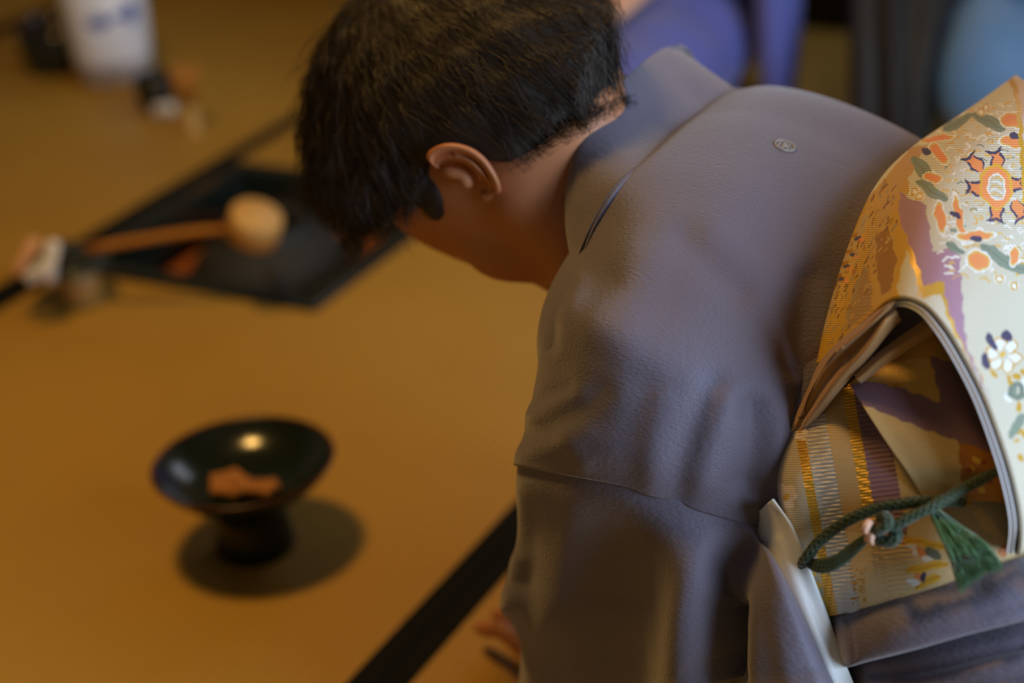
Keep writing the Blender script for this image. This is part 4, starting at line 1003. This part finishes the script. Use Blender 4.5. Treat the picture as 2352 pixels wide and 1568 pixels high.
# white lining edge just inside the rim
rim = np.array([r[0] for r in dr[2:13]], float)
L0 = []
for i in range(len(rim)):
    q = rim[i]; tg = rim[min(i+1, len(rim)-1)]-rim[max(i-1, 0)]; tg = tg[:2]/np.linalg.norm(tg[:2]); nrm = np.array([-tg[1], tg[0]])
    if nrm@(np.array([2080, 950])-q[:2]) < 0: nrm = -nrm
    ww = np.interp(i, [0, 2, 4, 10], [10, 14, 20, 22])
    a = q.copy(); a[:2] += nrm*(ww*.75); a[2] += .004
    b = q.copy(); b[:2] += nrm*(ww*1.5); b[2] += .006
    c = b.copy(); c[0] += 18; c[1] -= 14; c[2] += .05
    d0 = a.copy(); d0[0] += 12; d0[1] -= 9; d0[2] += .04
    L0.append([d0, a, (a+b)/2+np.array([0, 0, -.001]), b, c])
G, B = net(L0, 120, 24); grid_obj('drum_lining', G, M['obi_white'], obi, .001, label='white lining edge of the drum bow')

# folded end of the obi inside the drum
rows = [
 [(1950,880,1.062),(1990,845,1.058),(2060,790,1.055),(2130,740,1.055),(2200,760,1.075)],
 [(1962,900,1.055),(2015,880,1.050),(2090,855,1.045),(2165,840,1.045),(2250,850,1.065)],
 [(1985,935,1.048),(2045,925,1.042),(2120,915,1.037),(2200,915,1.037),(2300,930,1.058)],
 [(2035,1010,1.040),(2090,1005,1.033),(2160,1000,1.028),(2245,1005,1.028),(2330,1015,1.050)],
 [(2092,1090,1.036),(2140,1085,1.029),(2205,1080,1.024),(2285,1085,1.024),(2350,1095,1.045)],
 [(2128,1150,1.040),(2175,1150,1.033),(2240,1150,1.028),(2310,1155,1.030),(2360,1165,1.050)]]
G, B = net(rows, 200, 180); X, Y = B[..., 0], B[..., 1]; p = Paint(X, Y, np.array(lin(198, 150, 70)), .3)
p.poly([(1994,872),(2060,885),(2162,926),(2136,820),(2060,830)], np.array(lin(212,170,90)), .5); p.poly([(1994,872),(2162,926),(2080,905),(2060,880)], deepgold, .9)
p.poly([(1945,886),(1995,873),(2075,893),(2162,926),(2136,818),(2190,832),(2260,940),(2300,1045),(2241,1027),(2133,989),(1980,928)], mauve*.55)
p.poly([(1975,926),(2133,989),(2200,1012),(2215,1100),(2160,1180),(2080,1120)], np.array(lin(214,186,130)), .4)
p.poly([(2200,1012),(2300,1045),(2330,1150),(2215,1170)], np.array(lin(180,118,44)), .3)
for k in range(12): p.ell(rr.uniform(2215,2290), rr.uniform(1040,1130), 10, 7, rr.uniform(-1,1), (orange*.6, gold, np.array(lin(150,80,30)))[k % 3])
G = folds(G, B, [([(1990,950),(2050,1040),(2110,1130)], 14, .004)])
grid_obj('obi_fold', G, M['obi'], obi, .0025, col=p.C, thread=B)
# second cloth edge and dark cord ends tucked high in the drum opening
rows = [[(1962,862,1.050),(2010,815,1.044),(2070,770,1.040),(2130,728,1.045)],
        [(1970,872,1.045),(2022,828,1.038),(2085,784,1.035),(2145,745,1.040)],
        [(1978,880,1.050),(2035,838,1.044),(2098,796,1.040),(2158,760,1.045)]]
G, B = net(rows, 24, 60); grid_obj('tucked_edge', G, M['scarf'], obi, .002)

# ---- tan silk sash scarf along the top of the obi
rows = [
 [(2066,672,1.045),(2040,692,1.040),(1990,732,1.044),(1925,785,1.060),(1882,832,1.078),(1856,890,1.090),(1826,955,1.097),(1800,1004,1.104)],
 [(2062,690,1.032),(2040,706,1.026),(1996,746,1.031),(1934,798,1.046),(1892,850,1.063),(1862,905,1.078),(1830,968,1.090),(1801,1008,1.102)],
 [(2052,700,1.036),(2034,722,1.033),(1998,764,1.039),(1945,815,1.053),(1902,870,1.066),(1870,922,1.080),(1834,978,1.092),(1802,1012,1.103)],
 [(2060,716,1.028),(2030,742,1.025),(2000,786,1.031),(1958,836,1.044),(1914,890,1.058),(1878,938,1.074),(1838,988,1.089),(1803,1015,1.102)],
 [(2070,735,1.036),(2045,760,1.033),(2008,806,1.038),(1962,858,1.052),(1922,905,1.064),(1884,952,1.078),(1842,996,1.092),(1804,1018,1.104)]]
G, B = net(rows, 70, 110)
G = folds(G, B, [([(1950,830),(1900,900),(1850,970)], 5, .003), ([(1935,800),(1890,870),(1840,955)], 5, -.003)])
grid_obj('sash_scarf', G, M['scarf'], person, .002, label='tan silk scarf along the top of the obi')

# ---- green cord with tassel
def px_path(pl, m): return P3(spline(np.array(pl, float), m))
def braid(name, pl, r, parent, m=90, flat=1.0):
    c = px_path(pl, m); mb = MB()
    mb.tube(c, r*.80, 10)
    T = np.gradient(c, axis=0); T /= np.linalg.norm(T, axis=1, keepdims=True)
    A = np.cross(T, FW); A /= np.linalg.norm(A, axis=1, keepdims=True); Bn = np.cross(T, A)
    L = np.concatenate([[0], np.cumsum(np.linalg.norm(np.diff(c, axis=0), axis=1))])
    n = max(60, int(L[-1]/.0009)); s = np.linspace(0, L[-1], n); ci = np.stack([np.interp(s, L, c[:, i]) for i in range(3)], 1)
    Ai = np.stack([np.interp(s, L, A[:, i]) for i in range(3)], 1); Bi = np.stack([np.interp(s, L, Bn[:, i]) for i in range(3)], 1)
    for k in range(10):
        sg = 1 if k % 2 else -1; ph = 2*math.pi*(k//2)/5; a = sg*s/(r*1.0)+ph
        mb.tube(ci+r*.76*(np.cos(a)[:, None]*Ai+np.sin(a)[:, None]*Bi), r*.26, 4)
    return mb.build(name, M['cord'], parent)
cord = braid('obi_cord', [(2330,1055,1.045),(2290,1080,1.028),(2220,1118,1.016),(2150,1158,1.010),(2090,1188,1.012),(2045,1213,1.016)], .0033, person)
tag(cord, label='dark green braided cord tied round the obi')
braid('cord_run', [(1815,1330,1.100),(1848,1288,1.066),(1880,1245,1.056),(1935,1202,1.046),(2005,1170,1.036),(2080,1156,1.026),(2150,1150,1.022),(2215,1150,1.026)], .0036, cord)
for j, off in enumerate((0, 9, 18)):
    braid('cord_loop', [(1846,1288,1.068),(1880,1290+off,1.056),(1918,1282+off*1.1,1.048),(1955,1256+off,1.042),(1985,1235+off*.5,1.036),(2012,1226+off*.3,1.032)], .0021, cord, 50)
braid('cord_end', [(1985,1212,1.030),(2008,1218,1.020),(2028,1212,1.014),(2040,1198,1.012),(2032,1186,1.014),(2020,1190,1.018)], .0034, cord, 50)
braid('cord_end', [(1995,1232,1.030),(2020,1240,1.020),(2042,1244,1.016),(2056,1238,1.014),(2060,1226,1.016),(2050,1222,1.020)], .0036, cord, 50)
for (a, b) in (((1986,1204,1.0185),(1999,1213,1.0165)), ((1995,1230,1.0235),(2013,1236,1.0195))):
    mb = MB(); mb.tube([P(*a), P(*[(x+y)/2 for x, y in zip(a, b)]), P(*b)], .0046, 14); bevel(mb.build('wrap_band', M['wrap'], cord, label='pale pink wrapped band'), .001)
tl = []
for k in range(900):
    u = RNG.random(); w_ = RNG.normal(0, .004)
    root = (2128+u*26, 1158+u*10, 1.022+RNG.normal(0, .002))
    tip = np.array([2206+u*96+RNG.normal(0, 3), 1358-u*52-14*math.sin(u*3.1)+RNG.normal(0, 5), 1.002+RNG.normal(0, .004)+.012*(u-.5)**2])
    m1 = np.array([2148+u*62, 1205-u*4+8*u, 1.012+RNG.normal(0, .004)]); m2 = np.array([2180+u*88, 1280-u*30, 1.000+RNG.normal(0, .004)])
    tl.append(P3(spline(np.array([root, m1, m2, tip]), 7)))
tas = strands(np.array(tl), .00062, 'tassel', cord, M['thread'], kind='stuff')

# ------------------------------------------------------------------ two guests kneeling by the far wall
def guest(name, label, C0, fdir, robe, wear_prims, skin_prims, lo, hi, robe_name='robe', extra=()):
    """C0: point on the floor under the hips, fdir: facing direction; head, chest and folded legs under a robe"""
    f = np.array([math.cos(fdir), math.sin(fdir), 0]); l = np.array([-f[1], f[0], 0]); C0 = np.array(C0, float)
    q = lambda a, b, c: C0+f*a+l*b+UZ*c
    ax = [f, l, UZ]
    def fb(X):
        d = s_ell(X, q(.05, 0, .91), ax, [.095, .075, .115])
        d = smin(d, s_ell(X, q(.10, 0, .86), ax, [.045, .05, .06]), .03)
        d = smin(d, s_cap(X, q(.145, 0, .90), q(.155, 0, .875), .008, .012), .01)
        d = smin(d, s_cap(X, q(.02, 0, .82), q(.0, 0, .70), .052, .06), .03)
        d = smin(d, s_ecap(X, q(0, 0, .20), q(0, 0, .66), (.13, .10), (.15, .085), l), .04)
        for s in (-1, 1):
            d = smin(d, s_cap(X, q(0, s*.08, .17), q(.36, s*.10, .12), .075, .06), .03)
            d = smin(d, s_cap(X, q(.34, s*.10, .07), q(-.08, s*.08, .05), .05, .035), .03)
            d = smin(d, s_cap(X, q(0, s*.17, .62), q(.06, s*.22, .40), .045, .038), .02)
            d = smin(d, s_cap(X, q(.06, s*.22, .40), q(.22, s*.07, .265), .036, .026), .02)
            w = q(.25, s*.055, .250)
            d = smin(d, s_ell(X, w+f*.03, ax, [.05, .038, .018]), .015)
            for k in range(4):
                a = w+f*.065+l*(k-1.5)*.018; d = smin(d, s_cap(X, a, a+f*(.052, .064, .066, .05)[k]-UZ*.016-l*s*.02, .0092, .0075), .006)
            a = w+f*.02-l*s*.035; d = smin(d, s_cap(X, a, a+f*.05-l*s*.012, .011, .0085), .008)
        return d
    v, fc = surfnet(fb, lo, hi, .0075)
    o = mesh_obj('person', v, fc, M['skin_far'], None, label=label, cat='person')
    def fr(X):
        d = s_ecap(X, q(-.02, 0, .16), q(0, 0, .64), (.17, .15), (.175, .11), l)
        d = smin(d, s_ell(X, q(.0, 0, .69), ax, [.075, .10, .03]), .05)
        d = np.maximum(d, -s_cap(X, q(.02, 0, .66), q(.05, 0, .90), .055, .075))
        for s in (-1, 1):
            d = smin(d, s_cap(X, q(0, s*.09, .15), q(.40, s*.085, .115), .115, .095), .07)
            d = smin(d, s_cap(X, q(0, s*.175, .60), q(.06, s*.235, .40), .07, .075), .04)
            d = smin(d, s_ecap(X, q(.06, s*.235, .40), q(.20, s*.105, .30), (.06, .09), (.035, .07), UZ, .03), .03)
            # hanging sleeve bag
            d = smin(d, s_ell(X, q(.14, s*.245, .215), ax, [.085, .030, .19]), .012)
        for k in range(5): pass
        d = d+.004*np.sin((X@f)*55+(X@l)*20)*np.clip(1-X[..., 2]*1.2, 0, 1)
        return np.maximum(d, .006-X[..., 2])
    v, fc = surfnet(fr, lo, hi, .011)
    r = mesh_obj(robe_name, v, fc, robe, o)
    # hair
    def fh(X):
        d = s_ell(X, q(.035, 0, .935), ax, [.105, .088, .112]); z = (X-C0)@f
        return np.maximum(d, np.minimum(z-.085, .905-X[..., 2]+.2*z) if False else np.maximum(d, (z-.06)-(X[..., 2]-.955)*1.4))
    v, fc = surfnet(fh, (C0[0]-.2, C0[1]-.2, .75), (C0[0]+.2, C0[1]+.2, 1.1), .009)
    mesh_obj('hair', v, fc, M['hair'], o)
    return o, q
g1c = (.925, -.075, 0)
g1, q1 = guest('person', 'kneeling guest in a violet-blue kimono with hands on lap, behind the bowing head', g1c, math.radians(186), M['violet'], [], [], (.30, -.57, -.01), (1.32, .45, 1.09), 'violet_kimono')
g2c = (1.22, -.72, 0)
g2, q2 = guest('person', 'kneeling guest in light blue with a dark brown wrap, at the top right corner', g2c, math.radians(182), M['blue'], [], [], (.55, -1.22, -.01), (1.60, -.22, 1.09), 'blue_kimono')
# dark pleated wrap hanging over the left side of the second guest
rows = []
for (yy, dd) in ((-320, 2.66), (-150, 2.60), (0, 2.55), (120, 2.53), (260, 2.54), (400, 2.58), (470, 2.62)):
    rows.append([(1975, yy, dd+.06), (1955+.0*yy, yy, dd+.02), (2010, yy, dd-.02), (2070, yy, dd-.03), (2160-.20*yy, yy, dd-.01), (2185-.2*yy, yy, dd+.05)])
G, B = net(rows, 60, 90)
Nn = grid_normals(G); G = G+Nn*(.010*np.sin(np.linspace(0, 1, 90)*2*math.pi*4.2))[None, :, None]
G[..., 2] = np.maximum(G[..., 2], .008)
grid_obj('brown_wrap', G, M['brown'], g2, .004, label='dark brown pleated wrap')
